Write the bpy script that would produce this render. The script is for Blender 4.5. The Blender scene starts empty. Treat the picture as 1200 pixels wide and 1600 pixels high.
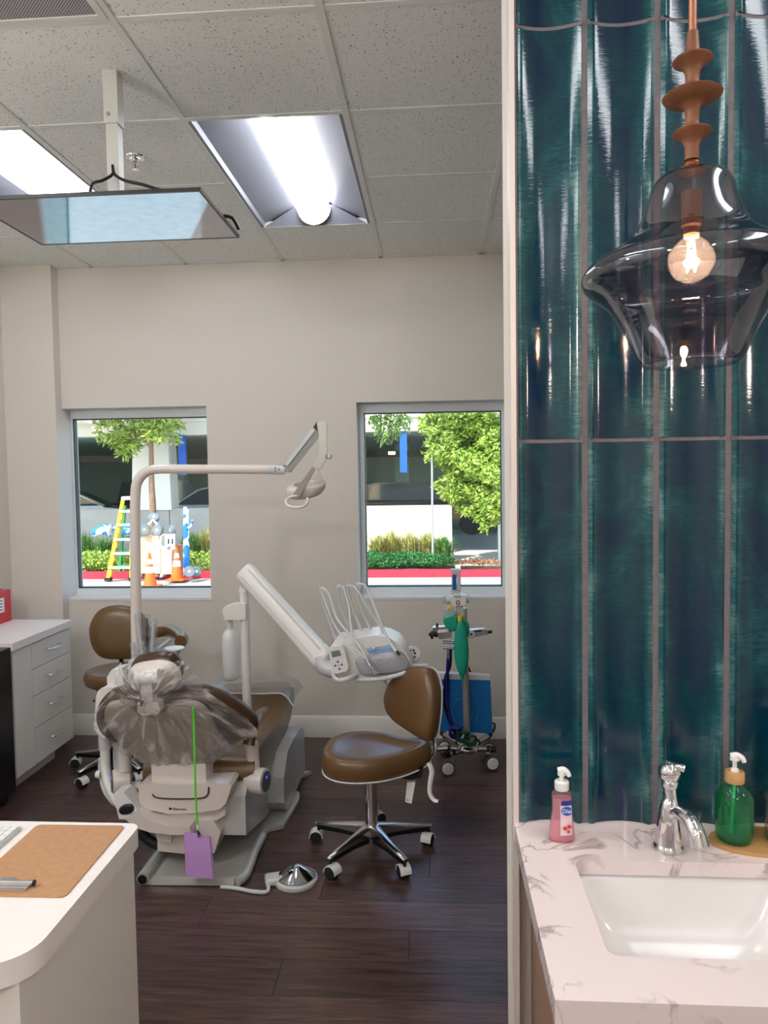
import bpy, bmesh, math, random
from mathutils import Vector, Matrix, noise as mnoise
random.seed(7)
SC = bpy.context.scene
COL = SC.collection
V = Vector
# ---------------------------------------------------------------- camera
PITCH, YAW, ROLL, FPX = .0497, .0685, .0148, 1154.0
CAMZ = 1.66
fw = V((-math.sin(YAW)*math.cos(PITCH), math.cos(YAW)*math.cos(PITCH), -math.sin(PITCH)))
rt = V((math.cos(YAW), math.sin(YAW), 0)); up = rt.cross(fw)
cam_d = bpy.data.cameras.new('camera'); cam = bpy.data.objects.new('camera', cam_d); COL.objects.link(cam)
c_, s_ = math.cos(ROLL), math.sin(ROLL)
cr = rt*c_ - up*s_      # image right and up axes after the small roll
cu = up*c_ + rt*s_
M = Matrix((cr, cu, -fw)).transposed().to_4x4(); M.translation = V((0, 0, CAMZ))
cam.matrix_world = M
cam_d.sensor_fit = 'VERTICAL'; cam_d.sensor_height = 32; cam_d.lens = FPX/1600*32
cam_d.clip_start = .05; cam_d.clip_end = 200
SC.camera = cam
# ---------------------------------------------------------------- world, sun, exposure
SC.view_settings.view_transform = 'Standard'; SC.view_settings.look = 'None'
SC.view_settings.gamma = 1; SC.view_settings.use_curve_mapping = False
SC.view_settings.exposure = .32
SC.cycles.max_bounces = 12; SC.cycles.transparent_max_bounces = 24
SC.cycles.diffuse_bounces = 5; SC.cycles.caustics_reflective = False; SC.cycles.caustics_refractive = False
SC.cycles.sample_clamp_indirect = 6
w = bpy.data.worlds.new('sky'); SC.world = w; w.use_nodes = True
nt = w.node_tree; sky = nt.nodes.new('ShaderNodeTexSky'); sky.sky_type = 'NISHITA'; sky.sun_disc = False
sky.sun_elevation = math.radians(50); sky.sun_rotation = math.radians(200)
nt.links.new(sky.outputs[0], nt.nodes['Background'].inputs[0]); nt.nodes['Background'].inputs[1].default_value = .5
sd = bpy.data.lights.new('sun', 'SUN'); sd.energy = 5.5; sd.angle = .009; sd.color = (1, .95, .86)
so = bpy.data.objects.new('sun', sd); COL.objects.link(so); so.location = (0, -5, 30)
so.rotation_euler = V((.34, .60, -.72)).to_track_quat('-Z', 'Y').to_euler()
TROFFER, PEND = 9.5, 5.0     # lamp radiance
for nm, loc, e_, col in (('hall_fill', (-1.3, -.9, 2.35), 26, (1, .93, .88)), ('hall_fill', (.5, -1.2, 2.35), 24, (1, .92, .87)), ('sink_fill', (1.75, .75, 2.05), 12, (1, .86, .74)), ('hall_fill', (-2.1, .9, 2.4), 30, (1, .96, .93))):  # unseen fill lights, added to brighten the ceiling and room
    l_ = bpy.data.lights.new(nm, 'POINT'); l_.energy = e_; l_.color = col; l_.shadow_soft_size = .07; o_ = bpy.data.objects.new(nm, l_); COL.objects.link(o_); o_.location = loc
# ---------------------------------------------------------------- pixel (1200x1600) -> place in the room
def ray(x, y): return cr*((x-600)/FPX) - cu*((y-800)/FPX) + fw
CP = V((0, 0, CAMZ))
def U(x, y, Y): r = ray(x, y); return CP + r*(Y/r.y)
def Zp(x, y, z): r = ray(x, y); return CP + r*((z-CAMZ)/r.z)
def Xp(x, y, X): r = ray(x, y); return CP + r*(X/r.x)
def OP(x, y, P, N): r = ray(x, y); return CP + r*((P-CP).dot(N)/r.dot(N))
# ---------------------------------------------------------------- materials
def lin(c):
    return tuple((v/255/12.92 if v/255 <= .04045 else ((v/255+.055)/1.055)**2.4) for v in c) + (1,)
def mat(name, rgb, rough=.5, metal=0., coat=0., bump=0., bscale=200., var=0., vscale=5., rgb2=None, stretch=(1, 1, 1), emis=0, ergb=None, spec=.5, sss=0):
    m = bpy.data.materials.new(name); m.use_nodes = True; n = m.node_tree; b = n.nodes['Principled BSDF']
    col = lin(rgb); b.inputs['Base Color'].default_value = col; b.inputs['Roughness'].default_value = rough
    b.inputs['Metallic'].default_value = metal; b.inputs['Coat Weight'].default_value = coat; b.inputs['Coat Roughness'].default_value = .05
    b.inputs['Specular IOR Level'].default_value = spec
    if sss: b.inputs['Subsurface Weight'].default_value = sss; b.inputs['Subsurface Scale'].default_value = .02
    if emis: b.inputs['Emission Color'].default_value = lin(ergb or rgb); b.inputs['Emission Strength'].default_value = emis
    if var or bump:
        tc = n.nodes.new('ShaderNodeTexCoord'); mp = n.nodes.new('ShaderNodeMapping'); n.links.new(tc.outputs['Object'], mp.inputs[0])
        mp.inputs['Scale'].default_value = stretch
    if var:
        t = n.nodes.new('ShaderNodeTexNoise'); t.inputs['Scale'].default_value = vscale; t.inputs['Detail'].default_value = 5
        n.links.new(mp.outputs[0], t.inputs['Vector'])
        rp = n.nodes.new('ShaderNodeValToRGB'); rp.color_ramp.elements[0].position = .35; rp.color_ramp.elements[1].position = .65
        c2 = lin(rgb2) if rgb2 else tuple(v*(1-var) for v in col[:3])+(1,)
        rp.color_ramp.elements[0].color = c2; rp.color_ramp.elements[1].color = col
        n.links.new(t.outputs['Fac'], rp.inputs[0]); n.links.new(rp.outputs[0], b.inputs['Base Color'])
    if bump:
        t = n.nodes.new('ShaderNodeTexNoise'); t.inputs['Scale'].default_value = bscale; t.inputs['Detail'].default_value = 4
        n.links.new(mp.outputs[0], t.inputs['Vector']); bp = n.nodes.new('ShaderNodeBump'); bp.inputs['Strength'].default_value = bump
        bp.inputs['Distance'].default_value = .002
        n.links.new(t.outputs['Fac'], bp.inputs['Height']); n.links.new(bp.outputs[0], b.inputs['Normal'])
    return m
def clear_mat(name, tint, alpha=.15, rough=.05, body=(235, 235, 235), streak=0, fres=1.45):
    """thin clear plastic or glass: see-through, a little milky, glossy by Fresnel"""
    m = bpy.data.materials.new(name); m.use_nodes = True; n = m.node_tree; n.nodes.clear(); L = n.links.new
    out = n.nodes.new('ShaderNodeOutputMaterial'); tr = n.nodes.new('ShaderNodeBsdfTransparent'); tr.inputs[0].default_value = lin(tint)
    df = n.nodes.new('ShaderNodeBsdfPrincipled'); df.inputs['Base Color'].default_value = lin(body); df.inputs['Roughness'].default_value = .3
    gl = n.nodes.new('ShaderNodeBsdfGlossy'); gl.inputs['Roughness'].default_value = rough
    fr = n.nodes.new('ShaderNodeFresnel'); ge = n.nodes.new('ShaderNodeNewGeometry'); mi = n.nodes.new('ShaderNodeMapRange'); mi.inputs[3].default_value = fres; mi.inputs[4].default_value = 1/fres
    L(ge.outputs['Backfacing'], mi.inputs[0]); L(mi.outputs[0], fr.inputs[0])
    m1 = n.nodes.new('ShaderNodeMixShader'); m2 = n.nodes.new('ShaderNodeMixShader'); m1.inputs[0].default_value = alpha
    L(tr.outputs[0], m1.inputs[1]); L(df.outputs[0], m1.inputs[2]); L(fr.outputs[0], m2.inputs[0]); L(m1.outputs[0], m2.inputs[1]); L(gl.outputs[0], m2.inputs[2]); L(m2.outputs[0], out.inputs[0])
    if streak:
        tc = n.nodes.new('ShaderNodeTexCoord'); t = n.nodes.new('ShaderNodeTexNoise'); t.inputs['Scale'].default_value = streak; t.inputs['Detail'].default_value = 6; t.inputs['Distortion'].default_value = 1.5
        L(tc.outputs['Object'], t.inputs[0]); rp = n.nodes.new('ShaderNodeMapRange'); rp.inputs[1].default_value = .45; rp.inputs[2].default_value = .7; rp.inputs[3].default_value = alpha*.35; rp.inputs[4].default_value = min(1, alpha*2.6)
        L(t.outputs[0], rp.inputs[0]); L(rp.outputs[0], m1.inputs[0])
    return m
WHITE = mat('white_plastic', (234, 233, 230), .3)
WALLM = mat('painted_wall', (222, 216, 207), .85, bump=.15, bscale=350)
TRIMW = mat('white_trim', (236, 232, 226), .45)
LAM = mat('white_laminate', (236, 233, 226), .35)
LAMTOP = mat('white_worktop', (242, 236, 232), .28)
BEIGE = mat('warm_white_enamel', (222, 213, 206), .28, coat=.3)
TAUPE = mat('taupe_shell', (158, 146, 134), .35, coat=.2)
SILV = mat('grey_enamel', (196, 196, 192), .28, coat=.3, metal=.1)
LGREY = mat('light_grey_plastic', (205, 208, 210), .3)
CHROME = mat('chrome', (225, 225, 228), .06, 1.)
ALU = mat('polished_aluminium', (205, 205, 205), .2, 1.)
BLACK = mat('black_plastic', (14, 14, 16), .35)
RUBBER = mat('black_rubber', (20, 20, 24), .6)
LEATH = mat('brown_vinyl', (104, 76, 44), .27, bump=.12, bscale=500, spec=.6)
DARKL = mat('dark_brown_vinyl', (66, 42, 26), .27, bump=.12, bscale=500, spec=.6)
GLASSCLR = clear_mat('clear_glass', (250, 252, 250), 0., .0, fres=1.35)
FILM = clear_mat('plastic_film', (250, 250, 250), .17, .12, streak=22)
SLEEVE = clear_mat('plastic_sleeve', (240, 242, 245), .16, .08, streak=9)
# ---------------------------------------------------------------- mesh helpers
ORG = {}
def parent_to(o, parent, at):
    ORG[o.name] = at
    if parent is not None:
        o.parent = parent; o.location = at - ORG[parent.name]
    else: o.location = at
def finish(name, bm, m, parent=None, smooth=40, origin=None, kind=None):
    bmesh.ops.recalc_face_normals(bm, faces=bm.faces[:])
    me = bpy.data.meshes.new(name)
    if origin is None:
        lo = V((min(v.co[i] for v in bm.verts) for i in range(3))); hi = V((max(v.co[i] for v in bm.verts) for i in range(3)))
        origin = (lo+hi)/2
        if parent is None: origin.z = lo.z
    bmesh.ops.translate(bm, verts=bm.verts[:], vec=-origin)
    bm.to_mesh(me); bm.free()
    if smooth:
        me.polygons.foreach_set('use_smooth', [True]*len(me.polygons)); me.set_sharp_from_angle(angle=math.radians(smooth))
    me.materials.append(m)
    o = bpy.data.objects.new(name, me); COL.objects.link(o); parent_to(o, parent, origin)
    if kind: o['kind'] = kind
    return o
def tag(o, label, cat, group=None, kind=None):
    o['label'] = label
    if cat: o['category'] = cat
    if group: o['group'] = group
    if kind: o['kind'] = kind
    return o
def thing(name, label, cat, loc, group=None):
    o = bpy.data.objects.new(name, None); COL.objects.link(o); o.empty_display_size = .1; parent_to(o, None, V(loc)); tag(o, label, cat, group); return o
def bevel(bm, r, seg=3, ang=30):
    if r <= 0: return
    ed = [e for e in bm.edges if len(e.link_faces) == 2 and e.calc_face_angle(0) > math.radians(ang)]
    bmesh.ops.bevel(bm, geom=ed, offset=r, segments=seg, profile=.5, affect='EDGES', clamp_overlap=True)
def a_box(bm, x0, x1, y0, y1, z0, z1, rot=None, piv=None):
    vs = [bm.verts.new((x, y, z)) for x in (x0, x1) for y in (y0, y1) for z in (z0, z1)]
    for f in ((0, 1, 3, 2), (4, 6, 7, 5), (0, 4, 5, 1), (2, 3, 7, 6), (0, 2, 6, 4), (1, 5, 7, 3)): bm.faces.new([vs[i] for i in f])
    if rot is not None: bmesh.ops.rotate(bm, verts=vs, cent=piv or V(((x0+x1)/2, (y0+y1)/2, (z0+z1)/2)), matrix=rot)
    return vs
def box(name, x0, x1, y0, y1, z0, z1, m, parent=None, bev=0., rot=None, piv=None, kind=None, seg=2):
    bm = bmesh.new(); a_box(bm, x0, x1, y0, y1, z0, z1, rot, piv); bevel(bm, bev, seg); return finish(name, bm, m, parent, kind=kind)
def a_prism(bm, pts, d):
    """closed outline pts (3-D) pushed along vector d"""
    a = [bm.verts.new(p) for p in pts]; b = [bm.verts.new(V(p)+d) for p in pts]; n = len(a)
    bm.faces.new(a); bm.faces.new(b[::-1])
    for i in range(n): bm.faces.new((a[i], b[i], b[(i+1) % n], a[(i+1) % n]))
def prism(name, pts, d, m, parent=None, bev=0., seg=3, smooth=40, kind=None):
    bm = bmesh.new(); a_prism(bm, pts, V(d)); bevel(bm, bev, seg); return finish(name, bm, m, parent, smooth, kind=kind)
def slab(name, px, Y0, Y1, m, parent=None, bev=.008, curve=0, seg=3):
    pts = [U(x, y, Y0) for x, y in px]
    if curve: pts = cat(pts, curve, True)
    return prism(name, pts, (0, Y1-Y0, 0), m, parent, bev, seg)
def cat(P, k=4, closed=False):
    P = [V(p) for p in P]; n = len(P); out = []
    rng = range(n if closed else n-1)
    for i in rng:
        p0 = P[(i-1) % n] if closed or i > 0 else P[0]; p1 = P[i]; p2 = P[(i+1) % n]; p3 = P[(i+2) % n] if closed or i+2 < n else P[-1]
        for j in range(k):
            t = j/k; out.append(.5*((2*p1)+(p2-p0)*t+(2*p0-5*p1+4*p2-p3)*t*t+(3*p1-p0-3*p2+p3)*t**3))
    if not closed: out.append(P[-1])
    return out
def a_tube(bm, P, r, seg=12, closed=False, cap=True, flat=1.0):
    P = [V(p) for p in P]; n = len(P); R = r if isinstance(r, (list, tuple)) else [r]*n
    if len(R) != n: R = [R[0]+(R[-1]-R[0])*i/(n-1) for i in range(n)]
    T = [((P[(i+1) % n] if closed or i < n-1 else P[i])-(P[i-1] if closed or i > 0 else P[i])).normalized() for i in range(n)]
    a = V((0, 0, 1)) if abs(T[0].z) < .9 else V((1, 0, 0)); N = (a-T[0]*a.dot(T[0])).normalized(); rings = []
    for i in range(n):
        N = (N-T[i]*N.dot(T[i])).normalized(); B = T[i].cross(N)
        rings.append([bm.verts.new(P[i]+(N*math.cos(t)*flat+B*math.sin(t))*R[i]) for t in [2*math.pi*k/seg for k in range(seg)]])
    for i in range(n if closed else n-1):
        A, B_ = rings[i], rings[(i+1) % n]
        for k in range(seg): bm.faces.new((A[k], A[(k+1) % seg], B_[(k+1) % seg], B_[k]))
    if cap and not closed: bm.faces.new(rings[0]); bm.faces.new(rings[-1][::-1])
def tube(name, P, r, m, parent=None, seg=12, sm=0, closed=False, flat=1.0, kind=None):
    if sm: P = cat(P, sm, closed)
    bm = bmesh.new(); a_tube(bm, P, r, seg, closed, flat=flat); return finish(name, bm, m, parent, 50, kind=kind)
def a_lathe(bm, prof, c, axis=(0, 0, 1), seg=32, cap=True, sx=1., sy=1.):
    q = V((0, 0, 1)).rotation_difference(V(axis)); rings = []
    for r, z in prof:
        rings.append([bm.verts.new(V(c)+q @ V((max(r, 1e-4)*math.cos(t)*sx, max(r, 1e-4)*math.sin(t)*sy, z))) for t in [2*math.pi*k/seg for k in range(seg)]])
    for A, B in zip(rings, rings[1:]):
        for k in range(seg): bm.faces.new((A[k], A[(k+1) % seg], B[(k+1) % seg], B[k]))
    if cap: bm.faces.new(rings[0][::-1]); bm.faces.new(rings[-1])
def lathe(name, prof, c, m, parent=None, axis=(0, 0, 1), seg=32, cap=True, smooth=35, sx=1., sy=1., kind=None):
    bm = bmesh.new(); a_lathe(bm, prof, c, axis, seg, cap, sx, sy); return finish(name, bm, m, parent, smooth, kind=kind)
def a_puff(bm, out, N, prof):
    c = sum(out, V())/len(out); rings = []
    for s, d in prof: rings.append([bm.verts.new(c+(p-c)*s+N*d) for p in out])
    n = len(out)
    for A, B in zip(rings, rings[1:]):
        for k in range(n): bm.faces.new((A[k], A[(k+1) % n], B[(k+1) % n], B[k]))
    for R, fl in ((rings[0], 1), (rings[-1], 0)):
        cc = bm.verts.new(sum((v.co for v in R), V())/n)
        for k in range(n): bm.faces.new((R[k], R[(k+1) % n], cc))
def puff(name, out, N, prof, m, parent=None, smooth=60):
    bm = bmesh.new(); a_puff(bm, out, V(N).normalized(), prof); return finish(name, bm, m, parent, smooth)
def dome(t0, t1, flat=.0):
    """cushion profile between offsets t0 and t1 with round rims"""
    h = (t1-t0)/2; m_ = (t0+t1)/2; P = []
    for k in range(0, 13):
        a = -math.pi/2+math.pi*k/12; P.append((.86+.14*math.cos(a), m_+h*math.sin(a)))
    P = [(.35, t0), (.65, t0)]+P+[(.7, t1+flat*.5), (.4, t1+flat)]
    return P
def text(name, s, size, loc, rx, m, parent, ext=.0004, align='CENTER', rot=None):
    cu_ = bpy.data.curves.new(name, 'FONT'); cu_.body = s; cu_.size = size; cu_.extrude = ext; cu_.align_x = align; cu_.align_y = 'CENTER'
    o = bpy.data.objects.new(name, cu_); me = bpy.data.meshes.new_from_object(o); bpy.data.objects.remove(o); bpy.data.curves.remove(cu_)
    R = rot if rot is not None else Matrix.Rotation(rx, 4, 'X')
    me.transform(R if len(R) == 4 else R.to_4x4()); me.materials.append(m)
    o = bpy.data.objects.new(name, me); COL.objects.link(o); parent_to(o, parent, V(loc)); return o
def copy_tree(o, loc, label=None):
    c = o.copy(); COL.objects.link(c); c.location = loc; ORG[c.name] = V(loc)
    if label: c['label'] = label
    for ch in o.children:
        d = ch.copy(); COL.objects.link(d); d.parent = c; ORG[d.name] = ORG[c.name]+d.location
        for g in ch.children:
            e = g.copy(); COL.objects.link(e); e.parent = d
    return c
def S(name, label, cat, *a, **k):
    o = box(name, *a, **k); return tag(o, label, cat, kind='structure')
# ================================================================ ROOM
WY, CEIL, XL, XR, YB = 4.60, 3.0, -2.70, 3.2, -2.6
TY, TX = 1.67, .176                       # tiled partition: face and free end
# --- floor and its planks
FLB = mat('subfloor', (20, 14, 15), .6)
floor = S('floor', 'dark walnut plank floor with bluish window reflections', 'floor', XL, XR, YB, WY+.15, -.06, -.012, FLB)
pm = bpy.data.materials.new('walnut_plank'); pm.use_nodes = True; n = pm.node_tree; b = n.nodes['Principled BSDF']; L = n.links.new
tc = n.nodes.new('ShaderNodeTexCoord'); mp = n.nodes.new('ShaderNodeMapping'); mp.inputs['Scale'].default_value = (1.6, 22, 1)
oi = n.nodes.new('ShaderNodeObjectInfo'); va = n.nodes.new('ShaderNodeVectorMath'); va.operation = 'MULTIPLY_ADD'
L(oi.outputs['Random'], va.inputs[0]); va.inputs[1].default_value = (37, 53, 11); L(tc.outputs['Object'], va.inputs[2]); L(va.outputs[0], mp.inputs[0])
t1 = n.nodes.new('ShaderNodeTexNoise'); t1.inputs['Scale'].default_value = 3.; t1.inputs['Detail'].default_value = 8; t1.inputs['Roughness'].default_value = .65; t1.inputs['Distortion'].default_value = .6; L(mp.outputs[0], t1.inputs[0])
rp = n.nodes.new('ShaderNodeValToRGB'); e = rp.color_ramp.elements; e[0].position = .3; e[0].color = lin((38, 26, 28)); e[1].position = .72; e[1].color = lin((104, 78, 72))
L(t1.outputs[0], rp.inputs[0])
hs = n.nodes.new('ShaderNodeHueSaturation'); mr = n.nodes.new('ShaderNodeMapRange'); mr.inputs[3].default_value = .7; mr.inputs[4].default_value = 1.25
L(oi.outputs['Random'], mr.inputs[0]); L(mr.outputs[0], hs.inputs['Value']); L(rp.outputs[0], hs.inputs['Color']); L(hs.outputs[0], b.inputs['Base Color'])
b.inputs['Roughness'].default_value = .28; b.inputs['Specular IOR Level'].default_value = .5
bp = n.nodes.new('ShaderNodeBump'); bp.inputs['Strength'].default_value = .35; bp.inputs['Distance'].default_value = .002; L(t1.outputs[0], bp.inputs['Height']); L(bp.outputs[0], b.inputs['Normal'])
pc = {}
row = 0; y = WY-.004
while y > -.4:
    x = XL+.003-(row*.43 % 1.22)
    while x < 1.9:
        a0, a1 = max(x, XL+.003), min(x+1.218, 2.0)
        if a1-a0 > .05:
            ln = round(a1-a0, 3)
            if ln not in pc:
                o = box('plank', a0, a1, y-.1785, y, -.012, 0, pm, floor, .0012, seg=1); pc[ln] = o.data
            else:
                o = bpy.data.objects.new('plank', pc[ln]); COL.objects.link(o); parent_to(o, floor, V(((a0+a1)/2, y-.08925, -.006)))
        x += 1.22
    y -= .18; row += 1
box('floor_board', XL, XR, YB, -.4, -.012, 0, pm, floor)
# --- walls (window openings in the far wall)
W1 = (-2.37, -1.43); W2 = (-.479, .461); WZ = (.892, 2.115)
far = thing('wall_far', 'off-white far wall with two square windows', 'wall', (0, WY, 0)); far['kind'] = 'structure'
for x0, x1, z0, z1 in ((XL-.15, XR, 0, WZ[0]), (XL-.15, XR, WZ[1], CEIL+.1), (XL-.15, W1[0], WZ[0], WZ[1]), (W1[1], W2[0], WZ[0], WZ[1]), (W2[1], XR, WZ[0], WZ[1])):
    box('wall_panel', x0, x1, WY, WY+.2, z0, z1, WALLM, far)
S('wall_left', 'off-white side wall behind the red container', 'wall', XL-.15, XL, YB, WY, 0, CEIL+.1, WALLM)
S('wall_right', 'plain wall behind the tiled partition', 'wall', XR, XR+.15, YB, WY+.2, 0, CEIL+.1, WALLM)
S('wall_back', 'plain wall behind the viewer', 'wall', XL-.15, XR+.15, YB-.15, YB, 0, CEIL+.1, WALLM)
S('trim_1', 'shallow off-white pilaster at the left end of the far wall', 'pilaster', XL, -2.37, 4.52, WY, 0, CEIL, WALLM)
def basebd(name, x0, x1, lab):
    P = [V((x0, WY-.016, 0)), V((x0, WY-.016, .105)), V((x0, WY-.012, .112)), V((x0, WY-.012, .125)), V((x0, WY-.004, .135)), V((x0, WY, .135)), V((x0, WY, 0))]
    o = prism(name, P, (x1-x0, 0, 0), TRIMW); tag(o, lab, 'baseboard', kind='structure')
basebd('baseboard_far', -2.37, 1.6, 'white moulded baseboard along the far wall')
# --- windows
FR = mat('window_aluminium', (226, 236, 240), .35)
GASK = mat('window_gasket', (20, 40, 45), .5)
def window(k, W, lab):
    wn = thing('window_%d' % k, lab, 'window', (sum(W)/2, 4.74, WZ[0])); wn['kind'] = 'structure'
    x0, x1 = W; z0, z1 = WZ; f = (.010, .036)[k-1]
    for a in ((x0, x1, z1-.058, z1), (x0, x1, z0, z0+.05)): box('frame_rail', a[0], a[1], 4.71, 4.77, a[2], a[3], FR, wn, .003)
    for a in ((x0, x0+f), (x1-f, x1)): box('frame_stile', a[0], a[1], 4.712, 4.768, z0+.05, z1-.058, FR, wn, .003)
    for a in ((x0+f, x1-f, z1-.064, z1-.058), (x0+f, x1-f, z0+.05, z0+.056), (x0+f, x0+f+.005, z0+.05, z1-.058), (x1-f-.005, x1-f, z0+.05, z1-.058)):
        box('gasket', a[0], a[1], 4.72, 4.76, a[2], a[3], GASK, wn)
    box('pane', x0+f, x1-f, 4.738, 4.744, z0+.05, z1-.058, GLASSCLR, wn)
    box('window_sill', x0, x1, WY-.004, 4.712, z0-.012, z0+.004, TRIMW, wn, .002)
window(1, W1, 'left window in grey aluminium frame overlooking the ladder')
window(2, W2, 'right window in grey aluminium frame overlooking the bushy tree')
# --- suspended ceiling
TILE = bpy.data.materials.new('ceiling_tile_fissured'); TILE.use_nodes = True; n = TILE.node_tree; b = n.nodes['Principled BSDF']; L = n.links.new
tc = n.nodes.new('ShaderNodeTexCoord'); t1 = n.nodes.new('ShaderNodeTexNoise'); t1.inputs['Scale'].default_value = 150; t1.inputs['Detail'].default_value = 2; t1.inputs['Roughness'].default_value = .55; L(tc.outputs['Object'], t1.inputs[0])
rp = n.nodes.new('ShaderNodeValToRGB'); e = rp.color_ramp.elements; e[0].position = .30; e[0].color = lin((96, 92, 86)); e[1].position = .365; e[1].color = lin((240, 243, 240))
L(t1.outputs[0], rp.inputs[0]); L(rp.outputs[0], b.inputs['Base Color']); b.inputs['Roughness'].default_value = .9
bp = n.nodes.new('ShaderNodeBump'); bp.inputs['Strength'].default_value = .4; bp.inputs['Distance'].default_value = .003; L(rp.outputs[0], bp.inputs['Height']); L(bp.outputs[0], b.inputs['Normal'])
BAR = mat('grid_bar_white', (228, 230, 226), .4)
ceil = S('ceiling', 'suspended ceiling of speckled white tiles in a metal grid', 'ceiling', XL-.15, XR+.15, YB-.15, WY+.2, CEIL+.12, CEIL+.2, WALLM)
G0X, G0Y, GD = -.922, 2.166, .61
lights_at = {(0, 1), (-2, 1), (0, -3), (-2, -3), (3, -3), (3, -6), (0, -6)}          # lower left grid cell of each 2x4 fixture
occ = set()
for i, j in lights_at: occ |= {(i, j), (i, j+1)}
tmesh = {}
for i in range(-3, 7):
    for j in range(-8, 4):
        if (i, j) in occ: continue
        x0, x1 = max(G0X+i*GD+.008, XL+.002), min(G0X+(i+1)*GD-.008, XR); y0, y1 = max(G0Y+j*GD+.008, YB), min(G0Y+(j+1)*GD-.008, WY-.002)
        if x1-x0 < .03 or y1-y0 < .03: continue
        if (i, j) == (-1, -1):
            vent = (x0, x1, y0, y1); continue
        key = (round(x1-x0, 3), round(y1-y0, 3))
        if key in tmesh:
            o = bpy.data.objects.new('ceiling_tile', tmesh[key]); COL.objects.link(o); parent_to(o, ceil, V(((x0+x1)/2, (y0+y1)/2, CEIL+.009)))
            if (i+j) % 2 and key[0] == key[1]: o.rotation_euler.z = math.pi/2
        else: tmesh[key] = box('ceiling_tile', x0, x1, y0, y1, CEIL, CEIL+.018, TILE, ceil, .003, seg=1).data
for i in range(-2, 7):
    x = G0X+i*GD; box('grid_bar', x-.012, x+.012, YB, WY, CEIL-.004, CEIL+.03, BAR, ceil, .001, seg=1)
for j in range(-7, 4):
    y = G0Y+j*GD
    for i in range(-3, 7):
        if (i, j-1) in occ and (i, j) in occ and (i, j-1) in lights_at: continue
        x0, x1 = max(XL, G0X+i*GD+.012), min(XR, G0X+(i+1)*GD-.012)
        if x1 > x0+.02: box('grid_bar', x0, x1, y-.012, y+.012, CEIL-.003, CEIL+.03, BAR, ceil, .001, seg=1)
box('grid_bar', XL, XR, WY-.02, WY, CEIL-.004, CEIL+.03, BAR, ceil)
# return-air grille
x0, x1, y0, y1 = vent
vt = thing('return_air_grille', 'perforated metal return air grille in the top left ceiling corner', 'vent', ((x0+x1)/2, (y0+y1)/2, CEIL))
VF = mat('grille_frame_white', (225, 222, 216), .4)
for a in ((x0, x1, y0, y0+.022), (x0, x1, y1-.022, y1), (x0, x0+.022, y0+.022, y1-.022), (x1-.022, x1, y0+.022, y1-.022)): box('frame', *a, CEIL-.006, CEIL+.012, VF, vt)
PERF = bpy.data.materials.new('perforated_plate'); PERF.use_nodes = True; n = PERF.node_tree; b = n.nodes['Principled BSDF']; L = n.links.new
tc = n.nodes.new('ShaderNodeTexCoord'); mp = n.nodes.new('ShaderNodeMapping'); mp.inputs['Rotation'].default_value = (0, 0, math.pi/4); L(tc.outputs['Object'], mp.inputs[0])
vo = n.nodes.new('ShaderNodeTexVoronoi'); vo.voronoi_dimensions = '2D'; vo.inputs['Randomness'].default_value = 0; vo.inputs['Scale'].default_value = 150; L(mp.outputs[0], vo.inputs['Vector'])
rp = n.nodes.new('ShaderNodeValToRGB'); rp.color_ramp.interpolation = 'CONSTANT'; rp.color_ramp.elements[0].color = lin((30, 30, 40)); rp.color_ramp.elements[1].position = .36; rp.color_ramp.elements[1].color = lin((190, 190, 195)); L(vo.outputs['Distance'], rp.inputs[0]); L(rp.outputs[0], b.inputs['Base Color'])
b.inputs['Roughness'].default_value = .5
box('perforated_plate', x0+.022, x1-.022, y0+.022, y1-.022, CEIL-.002, CEIL+.004, PERF, vt)
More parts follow.
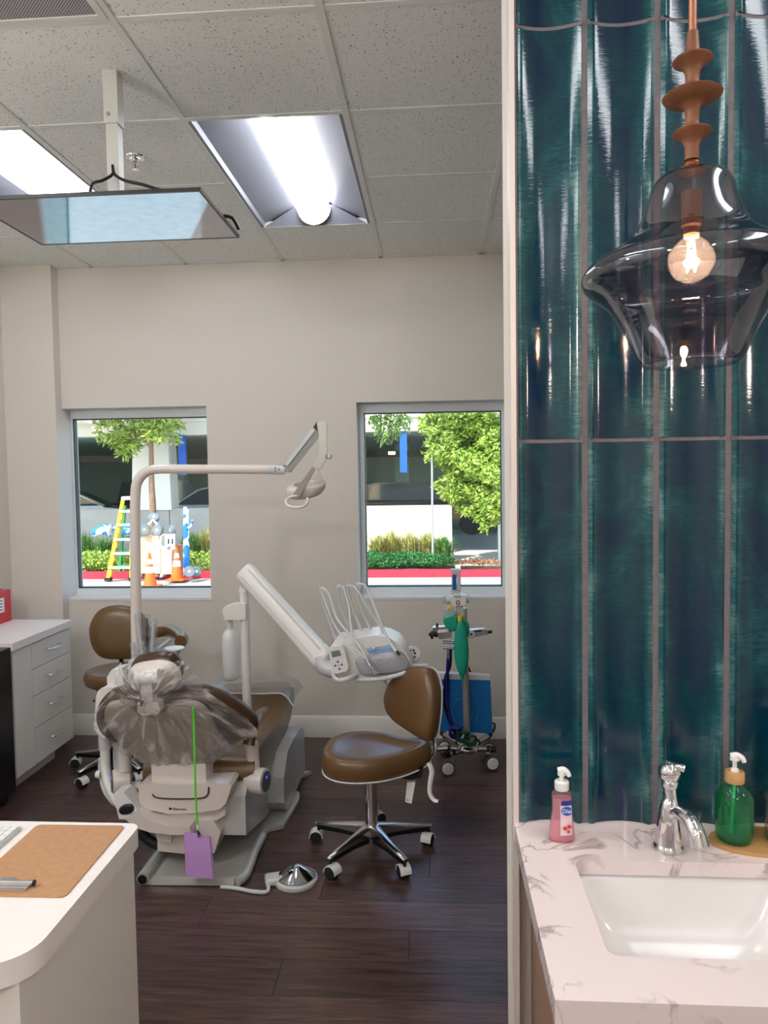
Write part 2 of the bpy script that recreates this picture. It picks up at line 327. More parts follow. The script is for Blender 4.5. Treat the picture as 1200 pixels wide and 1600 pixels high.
# --- troffers
REFL = mat('troffer_reflector', (122, 124, 134), .4)
DIFF = mat('troffer_diffuser', (255, 255, 255), .4, emis=TROFFER, ergb=(248, 251, 255))
labs = {(0, 1): 'recessed ceiling light with curved glowing diffuser nearer the tiled partition', (-2, 1): 'recessed ceiling light with glowing strip at the left edge, beyond the screen'}
for (i, j) in sorted(lights_at, reverse=True):
    x0, x1 = G0X+i*GD+.012, G0X+(i+1)*GD-.012; y0, y1 = G0Y+j*GD+.012, G0Y+(j+2)*GD-.012; xc = (x0+x1)/2
    f = thing('ceiling_light', labs.get((i, j), 'recessed ceiling light behind the viewer, %s, %s' % ({-2: 'left side', 0: 'middle', 3: 'right side'}[i], {-3: 'nearer row', -6: 'farther row'}.get(j, 'row'))), 'ceiling light', (xc, (y0+y1)/2, CEIL), 'recessed ceiling lights')
    bm = bmesh.new()
    prof = [(x0, CEIL-.002), (x0+.014, CEIL-.002), (x0+.02, CEIL+.02), (xc-.10, CEIL+.085), (xc-.095, CEIL+.1), (xc+.095, CEIL+.1), (xc+.10, CEIL+.085), (x1-.02, CEIL+.02), (x1-.014, CEIL-.002), (x1, CEIL-.002)]
    A = [bm.verts.new((x, y0, z)) for x, z in prof]; B = [bm.verts.new((x, y1, z)) for x, z in prof]
    for k in range(len(A)-1): bm.faces.new((A[k], A[k+1], B[k+1], B[k]))
    finish('reflector', bm, REFL, f, 20)
    for yy, s in ((y0, 1), (y1, -1)):
        bm = bmesh.new(); pts = [V((x0+.014, yy, CEIL-.002)), V((x1-.014, yy, CEIL-.002)), V((xc+.10, yy+s*.05, CEIL+.085)), V((xc-.10, yy+s*.05, CEIL+.085))]
        bm.faces.new([bm.verts.new(p) for p in pts]); finish('end_plate', bm, REFL, f, 0)
    bm = bmesh.new(); K = 12
    def arc(y): return [bm.verts.new((xc-.085*math.cos(math.pi*k/K), y, CEIL+.075-.085*math.sin(math.pi*k/K))) for k in range(K+1)]
    A, B = arc(y0+.008), arc(y1-.045)
    for k in range(K): bm.faces.new((A[k], A[k+1], B[k+1], B[k]))
    bm.faces.new(A); bm.faces.new(B)
    finish('diffuser', bm, DIFF, f, 50)
    for yy in (y1-.046,):
        bm = bmesh.new(); pts = [V((xc-.09*math.cos(math.pi*k/K), yy, CEIL+.078-.092*math.sin(math.pi*k/K))) for k in range(K+1)]
        a_prism(bm, pts, V((0, .008, 0))); finish('diffuser_cap', bm, TRIMW, f)
# --- sprinkler
p = Zp(211, 245, CEIL); sp = thing('fire_sprinkler', 'chrome pendent sprinkler head in the ceiling beside the screen pole', 'sprinkler', p)
lathe('escutcheon', [(.04, .0), (.038, -.006), (.02, -.012), (.012, -.012)], p, CHROME, sp)
lathe('frame', [(.011, -.01), (.011, -.022), (.006, -.026), (.006, -.03)], p, CHROME, sp, seg=12)
for s in (-1, 1): tube('frame_arm', [p+V((s*.008, 0, -.022)), p+V((s*.016, 0, -.034)), p+V((s*.005, 0, -.05))], .0022, CHROME, sp, 6)
tube('glass_bulb', [p+V((0, 0, -.026)), p+V((0, 0, -.05))], .003, mat('red_bulb', (190, 40, 30), .1), sp, 8)
lathe('deflector', [(.004, -.05), (.015, -.052), (.015, -.054), (.003, -.055)], p, CHROME, sp, seg=12)
# ================================================================ TILED PARTITION
part = S('wall_partition', 'white partition whose near face is tiled teal', 'wall', TX, XR, 1.705, 1.87, 0, CEIL, WALLM)
CB = mat('white_corner_trim', (222, 214, 208), .35)
box('corner_bead', TX-.004, TX+.008, TY-.002, 1.712, 0, CEIL, CB, part, .002)
GROUT = mat('grey_grout', (120, 113, 118), .8, bump=.3, bscale=300, var=.15, vscale=60)
box('grout_bed', TX+.008, 2.1, TY+.026, 1.706, .86, CEIL, GROUT, part)
gm = bpy.data.materials.new('teal_glaze'); gm.use_nodes = True; n = gm.node_tree; b = n.nodes['Principled BSDF']; L = n.links.new
tc = n.nodes.new('ShaderNodeTexCoord'); oi = n.nodes.new('ShaderNodeObjectInfo'); va = n.nodes.new('ShaderNodeVectorMath'); va.operation = 'MULTIPLY_ADD'
L(oi.outputs['Random'], va.inputs[0]); va.inputs[1].default_value = (17, 31, 43); L(tc.outputs['Object'], va.inputs[2])
def nz(scale, st, det=5, dist=0.):
    mp = n.nodes.new('ShaderNodeMapping'); mp.inputs['Scale'].default_value = st; L(va.outputs[0], mp.inputs[0])
    t = n.nodes.new('ShaderNodeTexNoise'); t.inputs['Scale'].default_value = scale; t.inputs['Detail'].default_value = det; t.inputs['Distortion'].default_value = dist; L(mp.outputs[0], t.inputs[0]); return t.outputs['Fac']
big = nz(7, (1, 1, .5), 5, 1.2); drip = nz(30, (1, 1, .05), 3); rip = nz(70, (.3, .3, 2.0), 3, 1.8)
mx = n.nodes.new('ShaderNodeMath'); mx.operation = 'MULTIPLY_ADD'; L(drip, mx.inputs[0]); mx.inputs[1].default_value = .7; bg_ = n.nodes.new('ShaderNodeMath'); bg_.operation = 'MULTIPLY_ADD'; L(big, bg_.inputs[0]); bg_.inputs[1].default_value = 1.9; bg_.inputs[2].default_value = -.5; L(bg_.outputs[0], mx.inputs[2])
m2 = n.nodes.new('ShaderNodeMath'); m2.operation = 'MULTIPLY_ADD'; L(rip, m2.inputs[0]); m2.inputs[1].default_value = .75; L(mx.outputs[0], m2.inputs[2])
# paler towards the tile's long edges: thinner glaze, plus reflected window light painted in
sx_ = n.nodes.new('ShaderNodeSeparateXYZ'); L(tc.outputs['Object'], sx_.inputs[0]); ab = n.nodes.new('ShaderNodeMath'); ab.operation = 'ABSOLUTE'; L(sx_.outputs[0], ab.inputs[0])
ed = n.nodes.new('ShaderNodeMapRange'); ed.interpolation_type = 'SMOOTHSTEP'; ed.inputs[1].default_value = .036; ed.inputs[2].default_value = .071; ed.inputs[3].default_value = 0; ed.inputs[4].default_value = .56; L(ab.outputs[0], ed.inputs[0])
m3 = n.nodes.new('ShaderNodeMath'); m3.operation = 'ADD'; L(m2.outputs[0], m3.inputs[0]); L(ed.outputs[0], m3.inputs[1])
rp = n.nodes.new('ShaderNodeValToRGB'); e = rp.color_ramp.elements
e[0].position = .38; e[0].color = lin((2, 34, 66)); e[1].position = 1.0; e[1].color = lin((104, 134, 132))
for ps, c in ((.52, (2, 44, 64)), (.66, (4, 60, 70)), (.80, (22, 82, 90))):
    q = e.new(ps); q.color = lin(c)
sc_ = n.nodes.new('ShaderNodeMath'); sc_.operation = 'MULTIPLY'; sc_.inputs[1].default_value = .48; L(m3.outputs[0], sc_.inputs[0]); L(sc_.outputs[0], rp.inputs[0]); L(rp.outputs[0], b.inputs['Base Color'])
b.inputs['Roughness'].default_value = .1; b.inputs['Coat Weight'].default_value = .15; b.inputs['Coat Roughness'].default_value = .04
bp = n.nodes.new('ShaderNodeBump'); bp.inputs['Strength'].default_value = .16; bp.inputs['Distance'].default_value = .0016
ms = n.nodes.new('ShaderNodeMath'); ms.operation = 'MULTIPLY_ADD'; L(rip, ms.inputs[0]); ms.inputs[1].default_value = .6; L(drip, ms.inputs[2])
L(ms.outputs[0], bp.inputs['Height']); L(bp.outputs[0], b.inputs['Normal']); L(bp.outputs[0], b.inputs['Coat Normal'])
PITCHX, GAP = .1553, .013
x = TX+.012; K = 16
for ci in range(12):
    x0 = x if ci == 0 else TX+.004+ci*PITCHX+GAP/2+.0; x1 = TX+.004+(ci+1)*PITCHX-GAP/2
    for z0, z1 in ((.861, 1.727), (1.7355, 2.627), (2.6355, 2.998)):
        bm = bmesh.new(); F = []; wv = x1-x0; NZ = 8
        for r in range(NZ+1):
            z = z0+(z1-z0)*r/NZ; F.append([])
            for k in range(K+1):
                u = k/K; d = .0195*(math.sin(math.pi*u)**.8)
                if k in (0, K): d = .006
                elif k in (1, K-1): d = .0005
                F[-1].append(bm.verts.new((x0+wv*u, TY+d+.0008*mnoise.noise(V((ci*3.1+u*2, z*5, z0*7))), z)))
        for r in range(NZ):
            for k in range(K): bm.faces.new((F[r][k], F[r][k+1], F[r+1][k+1], F[r+1][k]))
        for row_ in (F[0], F[-1]):
            bk = [bm.verts.new((v.co.x, 1.7, v.co.z)) for v in row_]
            for k in range(K): bm.faces.new((row_[k], row_[k+1], bk[k+1], bk[k]))
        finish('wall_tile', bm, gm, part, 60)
    if ci < 12:
        xg = x1
        box('grout_line', xg-.001, xg+GAP+.001, TY+.007, TY+.03, .861, CEIL-.001, GROUT, part, .002, seg=1)
    for z0, z1 in ((1.726, 1.7365), (2.626, 2.6365)):
        bm = bmesh.new(); fr_ = [V((x0+(x1-x0)*k/K, TY+.0015+.0195*(math.sin(math.pi*k/K)**.8), z0)) for k in range(K+1)]
        a_prism(bm, fr_+[V((x1, 1.7, z0)), V((x0, 1.7, z0))], V((0, 0, z1-z0))); finish('grout_line', bm, GROUT, part, 30)
box('grout_line', TX+.006, TX+.013, TY+.004, TY+.03, .861, CEIL-.001, GROUT, part)
# ================================================================ PENDANT
PX, PY = .4375, 1.3
WOOD = mat('turned_wood', (132, 84, 54), .5, var=.3, vscale=30, stretch=(1, 1, .1), bump=.1, bscale=120)
pend = thing('pendant_lamp', 'smoked glass pendant lamp on a stem of turned wooden discs', 'pendant lamp', (PX, PY, 1.86))
def pz(y): return U(1087, y, PY).z
tube('cord_rod', [(PX, PY, pz(72)), (PX, PY, CEIL)], .0065, mat('copper_rod', (170, 112, 84), .35, .3), pend, 12)
lathe('ceiling_canopy', [(.06, 0), (.06, -.02), (.02, -.03)], (PX, PY, CEIL), WOOD, pend)
s = PY/1154
K_ = [(8, 50), (10, 80), (12, 86), (26, 91), (28.5, 94), (27, 97), (17, 103), (11, 112), (9.5, 124), (12, 138), (39, 147), (42.5, 150), (40, 154), (22, 161), (12, 168), (10, 180), (10, 192), (12, 201), (26, 205), (28.5, 208), (26, 211), (16, 217), (10.5, 228), (10, 250)]
lathe('wooden_stem', [(r*s, pz(y)) for r, y in K_], (PX, PY, 0), WOOD, pend, seg=40, smooth=70)
lathe('stem_ball', [(.006, pz(249)), (.013, pz(254)), (.014, pz(259)), (.010, pz(265)), (.022, pz(267)), (.022, pz(270))], (PX, PY, 0), mat('bronze_cap', (120, 66, 36), .35, .6), pend, seg=24, smooth=70)
SMOKE = clear_mat('smoked_glass', (232, 229, 233), .0, .0, fres=1.75)
g = [(10, 269), (30, 270), (48, 277), (58, 292), (67, 322), (77, 350), (92, 371), (118, 391), (146, 408), (157, 421), (160, 432), (155, 444), (142, 455), (121, 473), (103, 500), (90, 528), (80, 552), (74, 564), (68, 569)]
pts = [V((r*s, 0, pz(y))) for r, y in g]; pts = cat(pts, 3)
outer = [(p.x, p.z) for p in pts]; inner = [(max(p.x-.0025, .002), p.z+(.0 if i < len(pts)-3 else .002)) for i, p in enumerate(pts)][::-1]
bm = bmesh.new(); a_lathe(bm, outer+inner, (PX, PY, 0), seg=72, cap=False)
for v in bm.verts:       # hand-blown: very gently lobed below the brim
    if v.co.z < pz(450):
        a = math.atan2(v.co.y-PY, v.co.x-PX); k = 1+.02*math.sin(5*a)*(pz(450)-v.co.z)/.1; v.co.x = PX+(v.co.x-PX)*k; v.co.y = PY+(v.co.y-PY)*k
finish('glass_shade', bm, SMOKE, pend, 80)
bulbz = pz(405)
lathe('socket', [(.0165, pz(300)), (.0165, pz(352)), (.013, pz(356)), (.013, pz(366))], (PX, PY, 0), WOOD, pend, seg=24)
bl = lathe('bulb', [(.012, pz(366)), (.014, pz(371)), (.026, pz(381)), (.036, pz(395)), (.0385, pz(406)), (.036, pz(418)), (.026, pz(433)), (.012, pz(441)), (.001, pz(443))], (PX, PY, 0), clear_mat('bulb_glass', (255, 246, 235), 0.03, 0, fres=1.4), pend, seg=32, smooth=80)
FIL = mat('filament', (255, 214, 160), .5, emis=PEND*9, ergb=(255, 205, 150))
for k in range(4):
    a = k*math.pi/2+.5; tube('filament', [(PX+.006*math.cos(a), PY+.006*math.sin(a), pz(385)), (PX+.009*math.cos(a), PY+.009*math.sin(a), pz(424))], .0013, FIL, bl, 6)
pl = bpy.data.lights.new('pendant_glow', 'POINT'); pl.energy = 4; pl.color = (1, .72, .48); pl.shadow_soft_size = .014
po = bpy.data.objects.new('pendant_glow', pl); COL.objects.link(po); po.location = (PX, PY, bulbz)
# ================================================================ VANITY
CT = .86
MB_ = bpy.data.materials.new('veined_quartz'); MB_.use_nodes = True; n = MB_.node_tree; b = n.nodes['Principled BSDF']; L = n.links.new
tc = n.nodes.new('ShaderNodeTexCoord'); t = n.nodes.new('ShaderNodeTexNoise'); t.inputs['Scale'].default_value = 6; t.inputs['Detail'].default_value = 9; t.inputs['Distortion'].default_value = 1.1; L(tc.outputs['Object'], t.inputs[0])
t2 = n.nodes.new('ShaderNodeTexNoise'); t2.inputs['Scale'].default_value = 4.5; t2.inputs['Detail'].default_value = 2; L(tc.outputs['Object'], t2.inputs[0])
r1 = n.nodes.new('ShaderNodeValToRGB'); e = r1.color_ramp.elements; e[0].position = .475; e[0].color = (0, 0, 0, 1); e[1].position = .5; e[1].color = (1, 1, 1, 1); q = e.new(.525); q.color = (0, 0, 0, 1); L(t.outputs[0], r1.inputs[0])
r2 = n.nodes.new('ShaderNodeMapRange'); r2.inputs[1].default_value = .46; r2.inputs[2].default_value = .56; L(t2.outputs[0], r2.inputs[0])
mm = n.nodes.new('ShaderNodeMath'); mm.operation = 'MULTIPLY'; L(r1.outputs[0], mm.inputs[0]); L(r2.outputs[0], mm.inputs[1])
mx = n.nodes.new('ShaderNodeMix'); mx.data_type = 'RGBA'; mx.inputs[6].default_value = lin((236, 222, 222)); mx.inputs[7].default_value = lin((176, 158, 158)); L(mm.outputs[0], mx.inputs[0]); L(mx.outputs[2], b.inputs['Base Color']); b.inputs['Roughness'].default_value = .12
HX0, HX1, HY0, HY1 = .279, .705, 1.206, 1.512
CX0, CX1, CY0, CY1 = .174, 1.05, 1.098, 1.703
def rrect(x0, x1, y0, y1, r, k=6):
    P = []
    for cx, cy, a0 in ((x1-r, y1-r, 0), (x0+r, y1-r, 90), (x0+r, y0+r, 180), (x1-r, y0+r, 270)):
        for i in range(k+1): a = math.radians(a0+90*i/k); P.append((cx+r*math.cos(a), cy+r*math.sin(a)))
    return P
inn = rrect(HX0, HX1, HY0, HY1, .022); bm = bmesh.new()
hc = ((HX0+HX1)/2, (HY0+HY1)/2); outp = []
n_ = len(inn)
outc = {3: (CX1, CY1), 10: (CX0, CY1), 17: (CX0, CY0), 24: (CX1, CY0)}
for i, (a, c) in enumerate(inn):
    q = i//7; k = i % 7
    if k == 3: outp.append(((CX1, CY1), (CX0, CY1), (CX0, CY0), (CX1, CY0))[q]); continue
    first = k < 3
    if q == 0: outp.append((CX1, c) if first else (a, CY1))
    if q == 1: outp.append((a, CY1) if first else (CX0, c))
    if q == 2: outp.append((CX0, c) if first else (a, CY0))
    if q == 3: outp.append((a, CY0) if first else (CX1, c))
lv = [[bm.verts.new((x, y, z)) for x, y in P] for P, z in ((outp, CT-.04), (outp, CT), (inn, CT), (inn, CT-.03))]
for A, B in ((lv[0], lv[1]), (lv[1], lv[2]), (lv[2], lv[3]), (lv[3], lv[0])):
    for k in range(n_): bm.faces.new((A[k], A[(k+1) % n_], B[(k+1) % n_], B[k]))
bevel(bm, .0025, 2, 50)
tag(finish('vanity_worktop', bm, MB_, None, 40), 'pinkish white veined stone countertop under the teal tiles', 'countertop')
PORC = mat('white_porcelain', (228, 226, 226), .16)
bm = bmesh.new(); rings = []
for dx, z, r in ((.012, CT-.031, .03), (.006, CT-.034, .03), (.0, CT-.05, .035), (-.018, CT-.10, .05), (-.04, CT-.14, .06), (-.075, CT-.162, .065), (-.11, CT-.17, .05)):
    rings.append([bm.verts.new((x, y, z)) for x, y in rrect(HX0-dx, HX1+dx, HY0-dx, HY1+dx, r)])
for A, B in zip(rings, rings[1:]):
    for k in range(n_): bm.faces.new((A[k], A[(k+1) % n_], B[(k+1) % n_], B[k]))
bm.faces.new(rings[-1])
sk = finish('sink', bm, PORC, None, 70); tag(sk, 'white rectangular undermount sink in the stone countertop', 'sink')
lathe('drain', [(.001, .003), (.016, .004), (.022, .002), (.024, 0)], (hc[0], hc[1], CT-.1685), CHROME, sk, cap=False)
VAN = mat('vanity_laminate', (150, 120, 104), .45)
vc = thing('vanity_cabinet', 'taupe vanity cabinet under the stone countertop', 'cabinet', (.62, 1.4, 0))
box('side_panel', .215, .233, 1.142, 1.703, .0, CT-.04, VAN, vc, .001); box('side_panel', .98, .998, 1.142, 1.703, 0, CT-.04, VAN, vc, .001)
box('back_panel', .233, .98, 1.69, 1.703, 0.1, .66, VAN, vc); box('bottom_panel', .233, .98, 1.15, 1.69, .1, .118, VAN, vc)
for k in range(2):
    d = box('door', .216+k*.392, .605+k*.392, 1.122, 1.141, .11, CT-.045, VAN, vc, .002)
    tube('handle', [(.57+k*.06, 1.122, .60), (.57+k*.06, 1.095, .60), (.57+k*.06, 1.095, .72), (.57+k*.06, 1.122, .72)], .005, CHROME, d, 8)
# --- faucet
F0 = V((.487, 1.567, CT)); fc = thing('faucet', 'chrome single-hole faucet behind the sink', 'faucet', F0)
lathe('base_ring', [(.033, 0), (.033, .006), (.029, .012), (.028, .014)], F0, CHROME, fc)
lathe('body', [(.0285, .012), (.026, .03), (.022, .06), (.0185, .088), (.014, .103), (.008, .112), (.001, .114)], F0, CHROME, fc, smooth=70)
tube('spout', [F0+V((0, -.004, .075)), F0+V((.014, -.022, .088)), F0+V((.025, -.048, .086)), F0+V((.032, -.07, .070)), F0+V((.036, -.08, .046))], [.013, .016, .0185, .0195, .0195], CHROME, fc, 20, 4)
tube('neck', [F0+V((.01, -.002, .09)), F0+V((.004, 0, .12)), F0+V((.002, 0, .15))], [.011, .013, .0145], CHROME, fc, 20, 3)
lathe('collar', [(.015, 0), (.0175, .004), (.0175, .012), (.014, .016)], F0+V((.003, 0, .134)), CHROME, fc)
lathe('knob', [(.015, 0), (.022, .008), (.0235, .02), (.019, .032), (.008, .04), (.001, .041)], F0+V((.002, 0, .148)), CHROME, fc, smooth=70)
lv_ = tube('lever', [F0+V((.002, 0, .176)), F0+V((.018, -.01, .180)), F0+V((.028, -.014, .179))], [.007, .006, .009], CHROME, fc, 14, 3)
# --- pink soap
PINK = clear_mat('pink_liquid_soap', (253, 232, 236), .08, .03, body=(250, 210, 218))
S0 = Zp(878, 1312, CT); S0.z = CT
sb = thing('soap_bottle', 'pink liquid hand soap pump bottle left of the faucet', 'soap bottle', S0)
prof = [(.027, 0), (.0285, .004), (.0285, .012), (.027, .03), (.0245, .05), (.022, .068), (.0215, .08), (.0225, .098), (.022, .106), (.016, .111), (.013, .112)]
lathe('bottle', prof, S0, PINK, sb, sx=1., sy=.62, smooth=60)
lathe('liquid', [(.024, .003), (.0255, .01), (.0245, .03), (.0225, .05), (.02, .068), (.02, .096)], S0, clear_mat('pink_liquid', (255, 230, 235), .36, .1, body=(250, 205, 213)), sb, sy=.6)
lathe('pump_collar', [(.0145, .112), (.0155, .114), (.0155, .130), (.012, .133)], S0, WHITE, sb)
pp = lathe('pump_head', [(.005, .133), (.005, .142), (.009, .144), (.0085, .155), (.004, .158)], S0, WHITE, sb)
tube('nozzle', [S0+V((-.006, 0, .153)), S0+V((.003, -.003, .157)), S0+V((.011, -.008, .153)), S0+V((.0145, -.010, .145))], [.008, .0078, .006, .0045], WHITE, pp, 12, 3)
R_ = Matrix.Rotation(math.radians(90), 4, 'X')
yf = S0.y-.0182
def lbl(name, x0, x1, z0, z1, m, dy=0., k=6, curve=True):
    bm = bmesh.new(); A = []
    for z in (z0, z1):
        A.append([bm.verts.new((S0.x+x0+(x1-x0)*i/k, S0.y-.62*math.sqrt(max(1e-6, .0288**2-(x0+(x1-x0)*i/k)**2))+(.0036 if z > .06 else .0003)*1+dy, S0.z+z)) for i in range(k+1)])
    for i in range(k): bm.faces.new((A[0][i], A[0][i+1], A[1][i+1], A[1][i]))
    return finish(name, bm, m, sb)
lbl('front_label', -.006, .019, .018, .082, mat('label_pale', (232, 206, 214), .5), -.001)
lbl('label_band', -.003, .02, .082, .092, mat('label_blue', (28, 50, 150), .4), .0004)
lb = bmesh.new(); a_lathe(lb, [(.0135, 0), (.0135, .0008), (.001, .0012)], (S0.x+.008, S0.y-.0158, S0.z+.071), (0, -1, 0), 24, sx=.9, sy=.72); finish('label_oval', lb, mat('label_blue_oval', (24, 92, 190), .4), sb)
text('label_lettering', 'Dial', .0125, (S0.x+.008, S0.y-.0175, S0.z+.071), math.radians(90), WHITE, sb)
RD = mat('label_flower', (214, 60, 66), .5)
for fx, fz, fr in ((.004, .034, .0045), (.013, .038, .0045), (.011, .027, .0035)):
    bm = bmesh.new()
    for k in range(5): a = k*1.2566; a_lathe(bm, [(fr*.5, 0), (fr*.4, .0006)], (S0.x+fx+fr*.6*math.cos(a), S0.y-.0186, S0.z+fz+fr*.6*math.sin(a)), (0, -1, 0), 8)
    finish('label_flower_print', bm, RD, sb)
# --- tray with green soap and cup dispenser
BAM = mat('bamboo', (206, 160, 106), .45, var=.2, vscale=40, stretch=(.1, 1, 1))
T0 = V((.70, 1.595, CT)); pts = [T0+V((.118*math.cos(a), .062*math.sin(a), 0)) for a in [2*math.pi*k/48 for k in range(48)]]
tag(prism('bamboo_tray', pts, (0, 0, .009), BAM, None, .003), 'oval bamboo tray at the right end of the countertop', 'tray')
G0 = V((.632, 1.592, CT+.0095)); gb = thing('soap_bottle', 'round green soap pump bottle with bamboo collar on the tray', 'soap bottle', G0)
GRN = clear_mat('green_bottle', (190, 245, 222), .06, .02, body=(60, 200, 150))
lathe('bottle', [(.030, 0), (.034, .003), (.0375, .012), (.039, .03), (.039, .085), (.037, .098), (.030, .112), (.018, .122), (.015, .124), (.015, .132)], G0, GRN, gb, smooth=60)
lathe('liquid', [(.030, .003), (.0355, .012), (.037, .03), (.037, .088), (.036, .092)], G0, clear_mat('green_liquid', (110, 225, 180), .2, .1, body=(0, 150, 100)), gb, smooth=60)
lathe('bamboo_collar', [(.0185, .126), (.0195, .128), (.0195, .148), (.0185, .150)], G0, BAM, gb)
ph = lathe('pump_head', [(.009, .150), (.008, .155), (.0045, .157), (.0045, .172), (.010, .174), (.009, .183), (.004, .186)], G0, WHITE, gb)
tube('nozzle', [G0+V((-.007, 0, .181)), G0+V((.003, -.003, .185)), G0+V((.012, -.009, .181)), G0+V((.0155, -.011, .173))], [.008, .0078, .006, .0045], WHITE, ph, 12, 3)
tube('dip_tube', [G0+V((0, 0, .13)), G0+V((-.006, 0, .015))], .0035, mat('dip_tube', (90, 220, 170), .3), gb, 8)
C0 = V((.738, 1.588, CT+.0095))
cd = thing('cup_dispenser', 'clear plastic cup holder on the bamboo tray at the right edge', 'cup holder', C0)
bm = bmesh.new(); a_lathe(bm, [(.033, 0), (.042, .004), (.042, .088), (.0445, .09), (.0445, .093), (.040, .093), (.040, .006), (.001, .005)], C0, seg=36, cap=False); finish('cup_sleeve', bm, clear_mat('clear_acrylic', (245, 245, 245), .04, .02), cd, 60)
PAP = mat('paper_cup', (238, 232, 226), .6)
proto = None
for k in range(13):
    z = .008+k*.0085; pr_ = [(.026, 0), (.033, .058), (.035, .059), (.035, .062), (.032, .062), (.025, .002)]
    loc = C0+V((0, 0, z))
    if proto is None:
        bm = bmesh.new(); a_lathe(bm, pr_, loc, seg=28, cap=False); proto = finish('paper_cup', bm, PAP, None, 50, origin=loc); o = proto
    else: o = proto.copy(); COL.objects.link(o); o.location = loc
    tag(o, ('white paper cup, lowest of the stack in the clear holder', 'white paper cup, %s from the bottom of the stack in the clear holder' % ('', 'second', 'third', 'fourth', 'fifth', 'sixth', 'seventh', 'eighth', 'ninth', 'tenth', 'eleventh', 'twelfth', 'thirteenth')[k])[k > 0], 'cup', 'nested paper cups')
loc = C0+V((0, 0, .127+.052)); bm = bmesh.new(); a_lathe(bm, [(.034, -.001), (.0285, .055), (.0285, .057), (.001, .057)], loc, seg=28, cap=False); tag(finish('paper_cup', bm, mat('printed_cup', (232, 226, 228), .6, var=.2, vscale=60, rgb2=(150, 140, 170)), None, 50), 'upturned paper cup with faint lilac print, topmost on the cup stack', 'cup')
# ================================================================ DESK (front left)
DZ = .78
dk = thing('desk', 'white laminate desk with rounded corners in the left foreground', 'desk', (-1.2, 1.5, 0))
y0, y1 = 1.245, 1.800; xr = -.757
P = [V((-2.1, y1, DZ-.05)), V((xr-.035, y1, DZ-.05))]+[V((xr-.03+.03*math.sin(a), y1-.03+.03*math.cos(a), DZ-.05)) for a in [math.radians(q) for q in (20, 45, 70, 90)]]
P += [V((xr-.09+.09*math.cos(a), y0+.09-.09*math.sin(a), DZ-.05)) for a in [math.radians(q) for q in range(0, 91, 10)]]+[V((-2.1, y0, DZ-.05))]
prism('desk_top', P, (0, 0, .05), LAMTOP, dk, .003)
box('cabinet_body', -2.1, xr-.022, y0+.03, y1-.022, 0, DZ-.05, LAM, dk, .001)
for z0, z1 in ((.02, .30), (.303, .52), (.523, DZ-.052)): box('drawer', -1.25, xr-.022, y1-.0215, y1-.003, z0, z1, LAM, dk, .001)
# clipboard
MASO = mat('hardboard', (186, 140, 98), .55, var=.12, vscale=60)
a, bq, c = Zp(58, 1290.5, DZ), Zp(196, 1292, DZ), Zp(110, 1406, DZ); wd = .229; ax = (bq-a).normalized(); ay = (c-bq).normalized(); ay = (ay-ax*ay.dot(ax)).normalized()
cb = thing('clipboard', 'brown hardboard clipboard lying on the white desk', 'clipboard', (a+bq)/2+ay*.16+V((0, 0, .0)))
def cbp(u, v, z): return bq+ax*(u-wd)+ay*v+V((0, 0, z))
pts = [cbp(x_, y_, .0008) for x_, y_ in rrect(0, wd, 0, .316, .013, 5)]
prism('board', pts, (0, 0, .003), MASO, cb, .0006, 1)
cl = prism('clip', [cbp(.03, .276, .004), cbp(.135, .276, .004), cbp(.135, .300, .004), cbp(.12, .304, .004), cbp(.045, .304, .004), cbp(.03, .300, .004)], (0, 0, .005), CHROME, cb, .002)
tube('spring_bar', [cbp(.022, .281, .012), cbp(.143, .281, .012)], .0055, CHROME, cl, 12)
prism('clip_lever', [cbp(.065, .284, .015), cbp(.105, .284, .015), cbp(.10, .272, .018), cbp(.07, .272, .018)], (0, 0, .001), CHROME, cl)
for u in (.020, .141): lathe('clip_end', [(.0065, 0), (.0065, .004)], cbp(u, .281, .012), BLACK, cl, axis=(ax.x, ax.y, 0), seg=12)
# keyboard
kr = Zp(34, 1297, DZ); kn = Zp(0, 1323, DZ); kd = (kn-kr).normalized()
kb = thing('keyboard', 'slim white keyboard at the left edge of the desk', 'keyboard', kr+V((-.2, -.05, 0)))
KW = mat('keyboard_alu', (196, 200, 200), .35, .4); KEY = mat('white_key', (232, 232, 228), .5)
X0k, Y0k = kr.x, kr.y
box('base', X0k-.42, X0k, Y0k-.125, Y0k, DZ+.0005, DZ+.009, KW, kb, .003)
km = None
for r_ in range(5):
    for q in range(21):
        x1_ = X0k-.005-q*.019; y1_ = Y0k-.006-r_*.0235
        if km is None: o = box('key', x1_-.0168, x1_, y1_-.0205, y1_, DZ+.009, DZ+.0125, KEY, kb, .001, seg=1); km = o.data
        else: o = bpy.data.objects.new('key', km); COL.objects.link(o); parent_to(o, kb, V((x1_-.0084, y1_-.01025, DZ+.01075)))
# ================================================================ LEFT CABINET
CXF = -2.20
lc = thing('drawer_cabinet', 'white base cabinet with four drawers and chrome bar handles', 'cabinet', (-2.45, 3.95, 0))
box('cabinet_body', XL+.003, CXF-.022, 3.66, 4.27, .10, .775, LAM, lc, .001)
box('toe_kick', XL+.003, CXF-.085, 3.66, 4.20, 0, .10, LAM, lc)
box('door', CXF-.02, CXF, 3.662, 3.835, .10, .772, LAM, lc, .0015)
zs = [.772, .628, .478, .300, .10]
for k in range(4):
    d = box('drawer', CXF-.02, CXF, 3.838, 4.268, zs[k+1]+.0025, zs[k]-.0025, LAM, lc, .0015)
    zc = (zs[k]+zs[k+1])/2+.01
    tube('handle', [(CXF, 3.985, zc), (CXF+.028, 3.985, zc-.002), (CXF+.03, 4.05, zc-.006), (CXF+.028, 4.115, zc-.002), (CXF, 4.115, zc)], .0045, CHROME, d, 8, 2)
